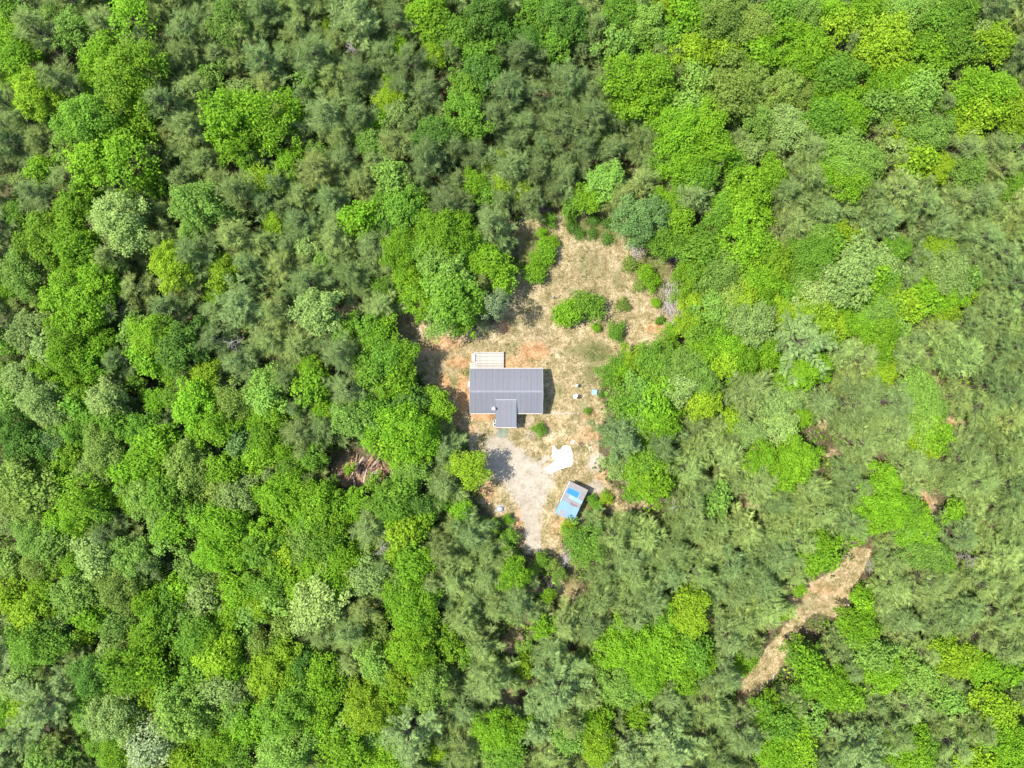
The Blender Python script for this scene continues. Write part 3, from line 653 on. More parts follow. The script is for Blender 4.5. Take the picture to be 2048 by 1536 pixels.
# ------------------------------------------------------------------ crowns read off the photograph: x y radius colour-class
TREES = """
20 25 30 G|62 35 24 M|108 30 26 M|142 58 34 M|178 12 22 G|202 30 20 P|262 28 46 B|24 78 42 B|32 120 40 B|12 162 28 B|66 186 46 Y|198 112 40 B|255 150 66 L|190 160 34 B|280 206 34 B|258 85 28 P|390 15 18 B|452 40 40 M|502 14 24 P|418 150 28 M|474 180 24 P|450 232 54 B|512 215 48 B|540 262 42 B|480 280 46 B|168 242 56 G|104 234 22 G|108 154 18 B|278 255 30 B|190 325 52 B|252 318 58 B|218 278 40 B|298 362 32 B|80 338 30 B|122 320 22 M|34 362 20 P|380 308 20 Y
150 418 44 L|95 478 58 L|150 492 50 B|190 404 28 B|238 440 54 P|215 462 34 P|390 408 50 M|384 462 30 M|345 530 46 Y|450 545 36 Y|430 586 24 B|28 428 28 G|36 540 38 M|14 586 22 B|58 582 26 M|140 562 46 B|192 550 44 B|128 606 48 B|176 612 46 B|216 572 28 B|150 652 42 B|58 662 44 P|94 692 38 P|132 704 48 B|182 722 44 B|90 744 42 B|18 682 30 G|50 757 42 P|8 742 26 M|206 690 32 B|272 658 34 M|308 672 48 B|352 692 48 D|292 714 38 B|332 722 32 B|396 668 30 D|410 750 30 Y|345 746 24 B|266 755 22 G
550 447 26 Y|527 357 33 Y|578 322 28 B|612 492 26 P|644 526 20 M|716 436 38 B|762 446 30 D|806 418 44 G|838 416 30 B|772 404 30 G|800 496 42 B|884 470 54 B|912 456 36 B|874 512 44 M|932 500 38 G|846 506 36 G|956 478 26 P|972 522 38 B|1000 552 34 B|814 556 30 B|892 566 52 M|908 594 54 G|858 600 46 B|946 602 34 B|880 640 40 M|922 648 28 B|992 608 28 S|966 650 14 S|632 622 46 P|664 644 26 M|797 611 16 B|840 637 10 B|764 572 26 G|738 664 32 G|692 660 30 G|766 652 28 B|752 682 36 B|772 722 42 G|742 738 40 G|800 716 38 B|794 758 38 B|622 740 28 B|640 764 28 B|540 760 30 M
655 50 16 Y|797 95 24 B|852 20 36 B|874 46 36 B|870 102 28 Y|908 68 38 G|972 28 46 D|1000 60 30 D|960 108 34 G|966 146 44 D|930 172 32 G|932 230 44 G|868 266 38 D|786 155 20 B|778 198 28 Y|796 228 28 P|756 236 22 B|734 282 30 M|782 354 36 M|617 160 24 M|578 195 22 B|592 218 26 B|570 238 24 B|630 300 20 M|992 322 20 Y|950 366 26 B|1000 372 26 Y|976 386 26 G
1062 18 32 G|1118 20 46 D|1146 44 34 D|1088 48 30 G|1112 88 30 G|1062 82 30 D|1240 30 44 G|1292 45 42 M|1330 14 26 Y|1282 86 30 G|1238 92 38 M|1342 78 30 G|1372 26 38 B|1406 34 38 G|1448 28 46 O|1486 50 46 O|1450 82 38 Y|1386 104 36 Y|1462 116 32 O|1514 50 38 O|1520 100 40 B|1282 158 62 B|1246 214 32 B|1300 206 40 B|1398 160 40 M|1342 200 22 G|1466 186 48 O|1440 210 36 O|1504 152 36 O|1372 216 40 M|1346 222 26 M|1366 262 56 B|1410 256 50 B|1346 304 44 G|1420 304 48 B|1376 328 46 B|1394 356 40 G|1514 238 36 M|1500 300 34 P|1470 326 32 G|1500 376 42 B|1540 350 34 B|1214 360 36 M|1204 268 18 M|1044 376 22 Y
1560 30 38 G|1610 24 42 M|1656 30 38 B|1572 74 42 B|1622 92 40 B|1600 124 38 B|1682 52 38 Y|1722 30 38 B|1760 16 30 B|1804 30 46 M|1842 24 38 M|1874 48 40 G|1914 30 46 G|1773 82 54 Y|1744 108 34 Y|1560 112 32 M|1884 78 46 G|1912 92 38 G|1968 64 30 P|1986 88 38 Y|1950 112 26 M|1676 146 46 G|1850 116 52 B|1800 152 46 B|1782 176 46 B|1834 176 50 M|1762 204 40 M|1806 214 38 M|1568 172 42 O|1602 188 34 O|1640 196 30 B|1680 204 42 B|1650 234 40 G|1704 230 36 B|1720 190 24 Y|1573 254 48 P|1560 220 26 P|1690 306 52 M|1722 326 46 M|1666 334 38 B|1702 358 38 B|1792 243 34 Y|1856 264 44 M|1832 262 26 M|1922 212 36 B|1980 184 52 B|1962 224 40 Y|2012 204 46 Y|2036 242 34 Y|1932 252 36 Y|1832 318 40 Y|1800 302 30 P|1880 336 30 Y|1940 335 34 M|2032 375 28 G|1546 330 22 P
1690 405 14 B|1636 472 28 M|1680 465 24 Y|1662 492 34 G|1548 524 40 L|1622 522 50 G|1602 562 36 M|1626 596 38 P|1576 592 32 G|1722 516 38 P|1762 532 38 P|1698 556 54 P|1742 562 40 B|1772 562 30 G|1680 602 36 B|1792 500 28 G|1806 490 20 M|1878 501 30 Y|1898 544 46 P|1926 556 34 M|1862 562 32 B|1850 592 36 B|1902 588 34 B|1930 592 22 Y|1776 580 28 Y|1812 612 36 Y|1752 620 46 M|1720 642 34 B|1762 656 38 B|1792 646 30 M|1890 622 30 Y|1562 622 34 Y|1592 636 38 Y|1632 642 46 Y|1664 652 34 Y|1742 695 22 G|1762 702 30 B|1756 730 18 Y|1770 746 28 Y|1572 746 36 B|1612 742 40 B|1642 736 26 B
1281 436 50 C|1336 402 30 B|1352 440 36 L|1344 482 36 G|1318 470 32 G|1182 396 28 B|1152 400 24 G|1442 420 34 G|1482 416 40 B|1502 398 36 B|1412 482 42 G|1402 506 38 G|1452 522 44 M|1382 546 42 L|1432 552 42 M|1482 492 46 B|1502 542 46 B|1532 552 40 B|1512 432 34 B|1388 602 30 Y|1386 644 32 Y|1422 602 28 O|1462 592 34 O|1432 622 40 M|1482 602 36 Y|1500 644 50 P|1442 656 34 G|1402 662 36 G|1522 602 34 B|1412 702 36 B|1452 692 36 B|1344 662 20 B|1332 702 32 B|1312 722 38 G|1352 732 42 M|1396 746 44 M|1268 716 26 Y|1300 746 28 B|1442 722 36 Y|1482 722 36 B|1236 724 19 G|1222 750 25 G|1246 742 22 B|1530 700 34 B|1526 500 36 L
1250 800 40 G|1280 792 38 M|1288 832 38 M|1320 782 40 B|1354 772 44 P|1311 818 40 B|1322 844 38 B|1290 852 34 B|1402 776 34 B|1406 806 36 Y|1464 843 24 Y|1500 862 30 P|1280 932 34 B|1236 932 28 P|1292 932 36 G|1276 962 26 B|1311 966 40 B|1332 950 28 G|1524 918 36 B|1429 1000 36 M|1264 986 20 G|1140 1060 20 Y|1152 1082 32 T|1184 1090 34 T|1162 1114 26 T
530 792 38 M|546 818 36 B|530 872 34 B|620 780 38 B|646 816 28 B|712 838 48 M|748 816 36 G|762 780 30 B|802 770 32 B|816 804 38 D|872 810 34 B|796 856 54 B|832 868 48 B|786 890 40 B|816 906 42 B|846 888 34 B|822 936 38 M|810 950 30 M|937 938 38 Y|900 924 18 G|566 900 26 B|592 912 24 B|622 912 28 G|634 922 20 M|602 932 22 B|576 936 28 G|570 1004 44 B|540 986 34 B|582 970 30 B|596 1032 34 B|632 1012 46 B|622 1044 44 G|660 1062 36 B|640 998 32 B|672 1008 32 B|716 996 28 B|706 1018 30 B|774 996 32 G|802 986 38 G|782 1014 42 G|832 1010 36 D|792 1042 36 B|840 1044 32 B|810 1068 38 Y|820 1102 38 B|876 1005 26 G|920 1016 26 B|930 1032 20 G|982 1055 16 B|1015 1039 10 B|530 1072 42 B|520 1102 40 G|572 1102 38 Y|600 1092 44 M|642 1092 38 G|622 1126 42 B|682 1116 38 B|562 1142 36 B|822 1132 40 B|1005 1088 18 G|1022 1074 16 G
20 792 36 M|80 802 46 P|102 832 30 P|120 780 32 B|166 790 32 B|150 812 34 G|212 800 38 P|190 832 34 G|230 842 36 G|26 860 42 D|62 882 36 D|40 902 34 D|104 882 36 C|122 862 30 M|152 862 32 G|207 904 48 O|242 890 28 P|180 940 34 P|142 916 32 B|122 962 34 B|90 946 32 G|40 962 50 O|80 986 40 O|58 1012 34 O|24 990 32 O|160 996 48 B|152 1036 34 B|192 1022 34 G|172 1050 28 Y|202 985 32 B|282 862 42 G|312 882 40 B|290 922 46 B|252 936 36 B|332 902 36 B|370 926 48 O|402 952 34 O|390 812 46 B|422 800 34 B|352 792 32 G|432 852 38 B|402 862 34 B|462 802 36 O|476 880 32 C|502 842 32 B|500 792 34 M|443 944 42 B|440 974 36 O|472 992 42 P|287 994 46 M|332 992 40 G|262 992 34 B|322 1030 36 M|348 1056 42 B|402 1042 36 G|442 1046 46 B|462 1066 44 B|434 1100 46 B|472 1106 38 B|68 1078 42 M|102 1090 38 M|112 1050 34 B|60 1048 26 G|20 1122 36 O|72 1132 34 O|170 1092 36 P|192 1122 38 P|152 1130 34 B|202 1142 32 M|262 1122 48 M|332 1072 36 M|15 1042 30 P
1548 798 42 P|1576 790 34 P|1562 852 36 P|1602 832 24 B|1584 926 46 B|1556 942 36 B|1612 914 28 B|1840 786 44 M|1858 822 36 M|1832 818 30 B|1850 850 34 M|1873 866 36 B|1830 876 24 Y|1856 896 26 Y|1770 962 36 B|1773 1008 50 B|1748 1014 34 B|1746 1042 36 B|1721 1056 24 B|1812 1022 36 G|1832 1034 34 B|1822 1062 34 M|1842 1078 40 B|1856 1104 46 M|1872 1122 34 B|1642 1092 32 B|1644 1110 38 B|1626 1062 20 B|1626 1136 20 B|1910 1022 22 B
15 1190 36 Y|60 1210 46 Y|96 1180 36 B|150 1190 46 M|180 1170 34 M|236 1176 46 O|20 1236 30 P|70 1290 52 G|52 1322 34 M|102 1276 34 D|112 1250 28 P|182 1232 36 B|170 1266 26 Y|316 1226 44 G|330 1262 36 G|290 1200 32 B|297 1278 48 B|402 1268 44 G|422 1278 46 B|382 1286 36 G|482 1182 42 B|502 1232 36 M|462 1232 32 B|258 1346 54 B|302 1342 46 B|322 1362 36 B|282 1314 34 B|437 1312 46 Y|452 1342 36 B|186 1352 44 D|176 1400 38 G|30 1368 34 P|50 1420 34 Y|252 1392 36 M|226 1438 52 P|270 1430 36 Y|302 1482 56 S|312 1386 38 Y|352 1392 48 M|364 1430 56 M|437 1378 40 P|392 1342 40 G|472 1422 46 M|492 1442 46 B|442 1472 46 B|402 1462 36 B|422 1502 42 B|472 1502 38 G|240 1504 46 B|272 1512 36 B|342 1472 32 Y|82 1522 36 M|122 1532 32 M|372 1510 40 Y
532 1172 38 G|548 1196 38 M|520 1212 32 Y|602 1172 38 B|634 1202 54 P|652 1166 40 B|622 1232 36 P|692 1160 32 B|732 1156 38 P|820 1206 54 B|802 1170 38 M|822 1242 36 B|562 1302 32 G|557 1318 36 Y|544 1352 52 Y|582 1352 38 B|602 1332 34 D|622 1310 24 M|642 1350 38 B|652 1386 46 B|632 1412 46 B|570 1422 54 G|592 1412 36 M|567 1500 54 M|582 1512 36 M|642 1452 46 B|632 1462 34 Y|752 1328 40 M|762 1358 42 B|830 1304 46 B|802 1302 38 B|802 1348 44 Y|792 1374 46 B|854 1368 44 M|850 1392 36 M|732 1416 48 Y|772 1412 42 Y|690 1452 36 P|692 1500 50 B|722 1512 42 B|742 1472 36 M|782 1522 46 B|870 1502 26 Y|897 1287 34 B|932 1302 30 G|1000 1462 46 B|1012 1502 40 G|990 1522 32 M|520 1440 34 M
1028 1149 32 B|1083 1120 15 G|748 958 14 G|698 938 12 B|668 962 13 G|1102 1130 13 O|1070 1140 13 O|1118 1150 15 M|1096 1192 16 B|1085 1255 24 B|1049 1332 22 Y|1048 1296 16 M|1374 1202 32 Y|1386 1232 40 Y|1330 1246 30 G|1240 1296 48 B|1300 1302 52 B|1342 1312 48 B|1382 1302 42 G|1292 1346 46 B|1238 1372 46 M|1276 1370 36 M|1370 1352 36 B|1402 1320 32 B|1280 1432 26 B|1142 1472 38 M|1190 1452 36 B|1196 1492 44 Y|1490 1326 24 B|1530 1426 28 B
1722 1190 18 B|1728 1214 24 B|1600 1180 14 B|1570 1226 16 Y|1590 1290 18 Y|1726 1270 36 B|1700 1240 26 B|1600 1310 30 G|1626 1342 38 B|1662 1372 42 B|1692 1392 38 B|1620 1372 32 G|1752 1310 38 M|1770 1350 36 B|1832 1350 42 M|1911 1318 40 Y|1940 1322 32 Y|1880 1300 28 B|1962 1332 36 B|2012 1342 38 B|1992 1422 46 Y|1811 1496 50 B|1842 1500 38 G|1562 1452 42 G|1592 1492 46 B|1552 1502 44 B|1540 1420 28 B|1622 1442 36 M|1952 1522 36 Y|2032 1492 52 B|2004 1528 34 B|1900 1400 34 M
"""
WHITE = [(718,42,58),(490,612,58),(1592,690,70),(1238,877,53),(12,1282,52),(8,1335,40),(106,1400,66),(52,1462,42),(150,1338,42),(822,1454,70),(1110,1366,68),(1062,1440,48),(1250,1490,54),(1336,1474,62),(1716,1490,62),(1400,1165,0)]
WHITE = [q for q in WHITE if q[2]]
DEADS = [(772,1088,26),(704,98,20),(1430,330,16),(1930,1120,18),(480,690,14),(1345,1010,18)]
SHRUBS = [(1137,626,29,'B',"large round bright green shrub in the meadow, left of two grown together"),(1175,614,31,'G',"large round darker green shrub in the meadow, right of two grown together"),
   (1192,655,9,'B',"small green shrub at the foot of the two big meadow shrubs"),(1232,662,17,'G',"round green shrub by itself below the grassy tussock in the meadow"),(1246,610,15,'O',"spiky olive tussock shrub right of the two big meadow shrubs"),
   (1079,859,13,'G',"small dark green shrub just south east of the porch"),(1092,500,22,'B',"upper part shrub of the long bright green thicket in the north meadow"),(1080,520,20,'B',"middle shrub of the long bright green thicket in the north meadow"),
   (1068,545,22,'B',"lowest shrub of the long bright green thicket in the north meadow"),(1104,484,14,'B',"topmost shrub of the long bright green thicket in the north meadow"),(1293,546,18,'B',"bright green shrub left of the grey brush pile"),(1306,566,15,'B',"bright green shrub just below another beside the brush pile"),
   (1312,606,10,'B',"small bright green shrub close to the pale brush sticks"),(1279,572,14,'O',"olive shrub at the meadow edge left of the bright shrubs"),(1262,528,17,'O',"dark olive shrub on the meadow's upper right edge"),
   (1145,455,16,'D',"dark green shrub on the meadow's upper edge"),(1160,468,12,'D',"dark low shrub below the dark green shrub at the meadow top"),(1188,440,13,'D',"dark shrub on bare soil at the top of the clearing"),(1220,445,14,'D',"dark shrub left of the big grey green tree by the clearing"),
   (1186,466,12,'D',"low dark shrub at the tip of the meadow"),(1216,478,13,'D',"low dark shrub below the big grey green tree's left side"),(1098,440,14,'G',"green shrub beside the pale fallen trunks"),(1142,430,14,'G',"green shrub at the wood edge above the meadow"),
   (1084,466,11,'B',"small bright green shrub above the long green thicket"),(1040,530,10,'O',"olive shrub at the left edge of the north meadow"),(1030,545,9,'O',"small olive shrub by the trees left of the north meadow"),(1320,640,9,'G',"small green shrub at the meadow's lower right corner"),
   (1185,1000,11,'G',"small green shrub on the shed's east side"),(1196,1012,12,'G',"small green shrub between the shed and the pine wood"),(1212,998,12,'Y',"yellow green shrub right of the shed"),(1212,985,8,'O',"small olive shrub on the slope above right of the shed"),
   (1175,822,7,'G',"tiny green shrub at the end of the white stone line"),(1204,790,8,'D',"small dark shrub just right of the pale blue box"),(1178,1030,9,'G',"small green shrub by the shed's south east corner")]

# leaf colour of each class (reflectance), and the words for it
COL = dict(B=((.148,.295,.012),"bright green"), Y=((.200,.325,.014),"yellow green"), L=((.135,.255,.012),"grass green"), G=((.122,.250,.020),"mid green"), D=((.085,.185,.022),"deep green"),  # deep green also carries cloud shade in the stand above the clearing
           M=((.168,.295,.042),"fresh mint green"), P=((.215,.310,.075),"pale green"), O=((.175,.260,.040),"olive green"), S=((.230,.290,.125),"silvery green"), C=((.130,.235,.060),"blue green"), T=((.140,.265,.030),"thin leaved green"))
placed = []        # (px, py, r, kind, colour word, object)

def solve(proto, px, py, r, zsc):
    s = r * S / proto['R']
    for _ in range(3):
        h = proto['hv'] * s * zsc; s = r * S * (ALT - h) / ALT / proto['R']
    return (*at(px, py, h), s)

def put(proto, name, px, py, r, color, zsc=1.0):
    x, y, s = solve(proto, px, py, r, zsc)
    e = empty(name, (x, y, 0), random.uniform(0, 6.28)); q = random.uniform(.86, 1.14); e.scale = (s * q, s / q, s * zsc)
    link("crown", proto['crown'], e, color); link("trunk", proto['trunk'], e)
    return e

def wood(name, plan, mat, label, cat):
    """the trees past the limit: one object, its trees set out on points"""
    me = bpy.data.meshes.new(name); pts = []; prots = []
    for (pr, x, y, r, col, z) in plan:
        X, Y, s = solve(pr, x, y, r, z); pts.append((X, Y, 0.0))
        if not any(pr is q for q in prots): prots.append(pr)
    me.from_pydata(pts, [], [])
    vid = [next(i for i, q in enumerate(prots) if q is p[0]) for p in plan]
    a = me.attributes.new('vid', 'INT', 'POINT'); a.data.foreach_set('value', np.array(vid, np.int32))
    a = me.attributes.new('rot', 'FLOAT_VECTOR', 'POINT'); a.data.foreach_set('vector', np.array([(0, 0, random.uniform(0, 6.28)) for _ in plan], np.float32).ravel())
    sc = [(lambda s: (s, s, s * p[5]))(solve(p[0], p[1], p[2], p[3], p[5])[2]) for p in plan]
    a = me.attributes.new('scl', 'FLOAT_VECTOR', 'POINT'); a.data.foreach_set('vector', np.array(sc, np.float32).ravel())
    a = me.attributes.new('icol', 'FLOAT_COLOR', 'POINT'); a.data.foreach_set('color', np.array([(*p[4], 1) for p in plan], np.float32).ravel())
    o = bpy.data.objects.new(name, me); C.objects.link(o)
    g = bpy.data.node_groups.new(name, 'GeometryNodeTree'); g.interface.new_socket('Geometry', in_out='INPUT', socket_type='NodeSocketGeometry'); g.interface.new_socket('Geometry', in_out='OUTPUT', socket_type='NodeSocketGeometry')
    n, l = g.nodes, g.links; gi = n.new('NodeGroupInput'); go = n.new('NodeGroupOutput'); join = n.new('GeometryNodeJoinGeometry')
    def attr(nm, ty):
        q = n.new('GeometryNodeInputNamedAttribute'); q.data_type = ty; q.inputs[0].default_value = nm; return q.outputs[0]
    vi, ro, sl_ = attr('vid', 'INT'), attr('rot', 'FLOAT_VECTOR'), attr('scl', 'FLOAT_VECTOR')
    e2r = n.new('FunctionNodeEulerToRotation'); l.new(ro, e2r.inputs[0])
    for i, pr in enumerate(prots):
        cmp_ = n.new('FunctionNodeCompare'); cmp_.data_type = 'INT'; cmp_.operation = 'EQUAL'; l.new(vi, cmp_.inputs[2]); cmp_.inputs[3].default_value = i
        for part, mt in (('crown', mat), ('trunk', None)):
            src = next(q for q in C.objects if q.data == pr[part])
            oi = n.new('GeometryNodeObjectInfo'); oi.transform_space = 'ORIGINAL'; oi.inputs['Object'].default_value = src; geo = oi.outputs['Geometry']
            if mt:
                sm = n.new('GeometryNodeSetMaterial'); sm.inputs['Material'].default_value = mt; l.new(geo, sm.inputs['Geometry']); geo = sm.outputs[0]
            iop = n.new('GeometryNodeInstanceOnPoints'); l.new(gi.outputs[0], iop.inputs['Points']); l.new(cmp_.outputs[0], iop.inputs['Selection']); l.new(geo, iop.inputs['Instance'])
            l.new(e2r.outputs[0], iop.inputs['Rotation']); l.new(sl_, iop.inputs['Scale']); l.new(iop.outputs[0], join.inputs[0])
    l.new(join.outputs[0], go.inputs[0]); md = o.modifiers.new(name, 'NODES'); md.node_group = g
    tag(o, label, cat, kind='stuff')

def shade(c, k=.12):
    a = min(1.25, max(.75, random.gauss(1, k))); b = min(1.07, max(.93, random.gauss(1, .03)))
    return (c[0] * a * b, c[1] * a, c[2] * a)

tl = []
for row in TREES.strip().split("\n"):
    for it in row.split("|"):
        x, y, r, k = it.split(); tl.append((float(x), float(y), float(r), k))
rr = random.Random(5)
planB = []; planP = []
for (x, y, r, k) in tl:
    if k in 'TS' or rr.random() < .05: pr = rr.choice(BSP)
    elif r >= 42: pr = rr.choice(BL)
    elif r >= 25: pr = rr.choice(BM)
    else: pr = rr.choice(BS)
    # trees standing right at the clearing are lower than those inside the wood
    low = max(0, 1 - abs(poly_sd(np.array([[x, y]], float), CLEAR)[0]) / 70) * .18
    planB.append((pr, x, y, r * 1.05, shade(COL[k][0], .10), (1.8 if k == 'S' and r < 40 else rr.uniform(.9, 1.12) - low), COL[k][1]))
for i, (x, y, r) in enumerate(WHITE):
    dn = (x, y) == (1238, 877); e = put(WPD if dn else WP_[i % 2], "white_pine", x, y, r, (.160, .245, .080) if dn else shade((.215, .310, .095), .05))
    placed.append((x, y, r, "white pine", "pale blue green" , e))
for i, (x, y, r) in enumerate(DEADS):
    xw, yw = at(x, y, 6); e = empty("dead_tree", (xw, yw, 0), rr.uniform(0, 6)); link("trunk", DEAD[i % 2], e)
    placed.append((x, y, r, "dead tree", "bare grey", e))
for i, (x, y, r, k, lab) in enumerate(SHRUBS):
    e = put((SHO if k in 'DO' else SH)[i % 2], "shrub", x, y, r, shade(COL[k][0], .08), zsc=1.0 if r < 20 else .8); tag(e, lab, "shrub", "shrubs in the clearing")

# pines (and some broadleaf saplings low in the wood to the left) fill the rest of the forest
def inpoly(x, y, poly): return poly_sd(np.array([[x, y]], float), poly)[0] < 0
CLOUD_SHADE = [(700,40),(1000,60),(1240,90),(1260,330),(1190,420),(900,430),(820,300),(700,250)]
OLIVE = [(1400,380),(2100,330),(2100,1300),(1500,1560),(1000,1560),(860,1150),(1000,1180),(1220,980),(1300,1000),(1480,780),(1520,760)]
LEFTB = [(-60,760),(480,760),(900,1000),(860,1560),(-60,1560)]
PB = np.array([(p[1], p[2], p[3]) for p in planB] + [(p[0], p[1], p[2]) for p in placed] + [(s_[0], s_[1], s_[2]) for s_ in SHRUBS if s_[2] > 14])
pin = []; tries = 0; cand = np.random.default_rng(77)
for rmin, rmax, gap, N in ((32, 42, .72, 5000), (26, 34, .68, 7000), (20, 27, .64, 9000)):
    for _ in range(N):
        x, y = cand.uniform(-35, 2083), cand.uniform(-35, 1571); r = cand.uniform(rmin, rmax)
        d = np.hypot(PB[:, 0] - x, PB[:, 1] - y)
        if (d < PB[:, 2] * .70 + r * .45).any(): continue
        if pin:
            q = np.array(pin); 
            if (np.hypot(q[:, 0] - x, q[:, 1] - y) < gap * (q[:, 2] + r)).any(): continue
        f = (ALT - 7) / ALT
        pg = np.array([[1024 + (x - 1024) * f, 768 + (y - 768) * f], [x, y]] + [[x + r * .85 * math.cos(t), y + r * .85 * math.sin(t)] for t in np.arange(8) * .7854])
        if open_ground(pg[:1]).any() or open_ground(pg[1:]).sum() >= 1: continue
        pin.append((x, y, r))
for (x, y, r) in pin:
    if inpoly(x, y, LEFTB) and rr.random() < .42:
        k = rr.choice('BBGMOP'); planB.append((rr.choice(BM), x, y, r, shade(COL[k][0]), rr.uniform(.8, 1), COL[k][1])); continue
    if inpoly(x, y, CLOUD_SHADE): c, wd = (.142, .200, .060), "shaded grey green"  # cloud shade over this stand is put into its needle colour
    elif inpoly(x, y, OLIVE): c, wd = rr.choice((((.200, .275, .076), "olive"), ((.178, .255, .076), "dull olive"), ((.225, .305, .080), "light olive")))
    else: c, wd = rr.choice((((.186, .258, .070), "grey olive"), ((.166, .242, .072), "dull grey green"), ((.205, .272, .070), "brownish olive")))
    planP.append((rr.choice(PN), x, y, r * 1.28, shade(c, .10), rr.uniform(.72, .98), wd))
inview = lambda p: -p[3] * .3 < p[1] < 2048 + p[3] * .3 and -p[3] * .3 < p[2] < 1536 + p[3] * .3
def setout(plan, name, kind, limit, mat, label, cat):
    order = sorted(plan, key=lambda p: (not inview(p), -p[3]))
    for p in order[:limit]:
        e = put(p[0], name, p[1], p[2], p[3], p[4], zsc=p[5]); placed.append((p[1], p[2], p[3], kind, p[6], e))
    rest = order[limit:]
    for p in rest: placed.append((p[1], p[2], p[3], kind, p[6], None))
    if rest: wood(name.replace("tree", "trees"), [p[:6] for p in rest], mat, label, cat)
    print(name, len(plan), "smallest single", order[min(limit, len(order)) - 1][3])
setout([p for p in planB if p[3] >= 26], "broadleaf_tree", "broadleaf tree", 310, M_LEAF_I, "smaller broadleaf crowns filling the forest between the big ones", "woodland")
setout([p for p in planB if p[3] < 26], "sapling", "sapling", 300, M_LEAF_I, "young broadleaf trees", "woodland")
setout(planP, "pine_tree", "pine tree", 310, M_NEEDLE_I, "smaller olive pines filling the forest between the bigger pines", "pine woodland")

# ------------------------------------------------------------------ ground cover nobody could count
def scatter_cards(name, pts, cols, size, up, rng, per, h):
    n = len(pts); P = np.repeat(pts, per, 0); C_ = np.repeat(cols, per, 0); m = len(P); sz = np.repeat(size, per)
    P = P + rng.normal(size=(m, 3)) * (sz * .5)[:, None] * [1, 1, 0]; P[:, 2] += np.abs(rng.normal(size=m)) * np.repeat(h, per) * .6 + .05
    s = sz * rng.uniform(.35, .7, m)
    V, F = leaf_cards(P, np.array([0, 0, up]) + rng.normal(size=(m, 3)) * .5, s, s * .62, rng)
    T = np.repeat(np.clip(rng.normal(.5, .22, m), 0, 1), 4); c4 = np.concatenate([np.repeat(C_, 4, 0), np.ones((m * 4, 1))], 1)
    return link(name, arr_mesh(name, V, F, M_PLANT, {'tint': ('FLOAT', T), 'col': ('FLOAT_COLOR', c4)}))
rg = np.random.default_rng(9)
n = 26000; X = rg.uniform(-88, 88, n); Y = rg.uniform(-67, 67, n); PP = np.stack([X / S + 1024, 768 - Y / S], 1)
cl, gr_, ca_, gv_ = zones(PP); clump = (np.sin(X * .35 + 2) * np.sin(Y * .41) + rg.normal(0, .5, n)) > -.8
keep = (cl < .25) & clump; X, Y = X[keep], Y[keep]; n = len(X)
pal = np.array([(.12, .25, .018), (.09, .19, .02), (.16, .27, .025), (.09, .14, .035), (.17, .19, .07)])
o = scatter_cards("undergrowth", np.stack([X, Y, np.zeros(n)], 1), pal[rg.integers(0, 5, n)] * rg.uniform(.75, 1.25, (n, 1)), rg.uniform(.4, 1.2, n), 1.0, rg, 11, rg.uniform(.2, 1.6, n))
tag(o, "low green undergrowth on the forest floor between the trunks", "undergrowth", kind='stuff')
# weeds and rank grass in the green parts of the clearing and along its edge
n = 16000; bx = rg.uniform(780, 1760, n); by = rg.uniform(400, 1430, n); PP = np.stack([bx, by], 1); cl, gr_, ca_, gv_ = zones(PP)
edge = np.clip(1 - np.abs(poly_sd(PP, CLEAR)) / 22, 0, 1) * (rg.random(n) < .5); edge2 = np.clip(1 - np.abs(poly_sd(PP, TRACK)) / 12, 0, 1) * (rg.random(n) < .5)
keep = rg.random(n) < np.clip(gr_ * .45 * (gr_ > .3) + .55 * edge + .6 * edge2 - gv_, 0, 1) * (cl > .1); q = PP[keep]; n = len(q)
pts = np.array([(*at(*p), 0) for p in q]); pal = np.array([(.075, .11, .02), (.06, .10, .02), (.11, .13, .03), (.15, .15, .05), (.05, .12, .012)])
o = scatter_cards("weeds", pts, pal[rg.integers(0, 5, n)] * rg.uniform(.8, 1.2, (n, 1)), rg.uniform(.18, .5, n), .8, rg, 6, rg.uniform(.05, .45, n))
tag(o, "green weeds and rank grass in patches over the clearing", "weeds", kind='stuff')
# dry grass tufts: slim blades
n = 26000; bx = rg.uniform(780, 1370, n); by = rg.uniform(410, 1170, n); PP = np.stack([bx, by], 1); cl, gr_, ca_, gv_ = zones(PP)
keep = (cl > .55) & (rg.random(n) < np.clip(1 - gv_ * 1.3 - ca_ * .8, 0.02, 1)); q = PP[keep]; inside = np.array([HX0 < at(*p)[0] < HX1 and HS < at(*p)[1] < HN for p in q]); q = q[~inside]
n = len(q); base = np.array([(*at(*p), 0) for p in q]); per = 4
P = np.repeat(base, per, 0) + rg.normal(size=(n * per, 3)) * [.09, .09, 0]; D = rg.normal(size=(n * per, 3)) * [1, 1, .3] + [0, 0, .55]
V, F = spikes(P, D, rg.uniform(.18, .42, n * per), rg.uniform(.03, .06, n * per), rg)
pal = np.array([(.29, .23, .12), (.36, .30, .18), (.22, .18, .08), (.16, .15, .06), (.12, .13, .04)]); cc = np.repeat(np.repeat(pal[rg.integers(0, 5, n)], per, 0), 3, 0)
o = link("dry_grass", arr_mesh("dry_grass", V, F, M_PLANT, {'tint': ('FLOAT', np.repeat(rg.random(n * per), 3)), 'col': ('FLOAT_COLOR', np.concatenate([cc, np.ones((len(cc), 1))], 1))}))
tag(o, "straw coloured dry grass tufts over the clearing", "dry grass", kind='stuff')

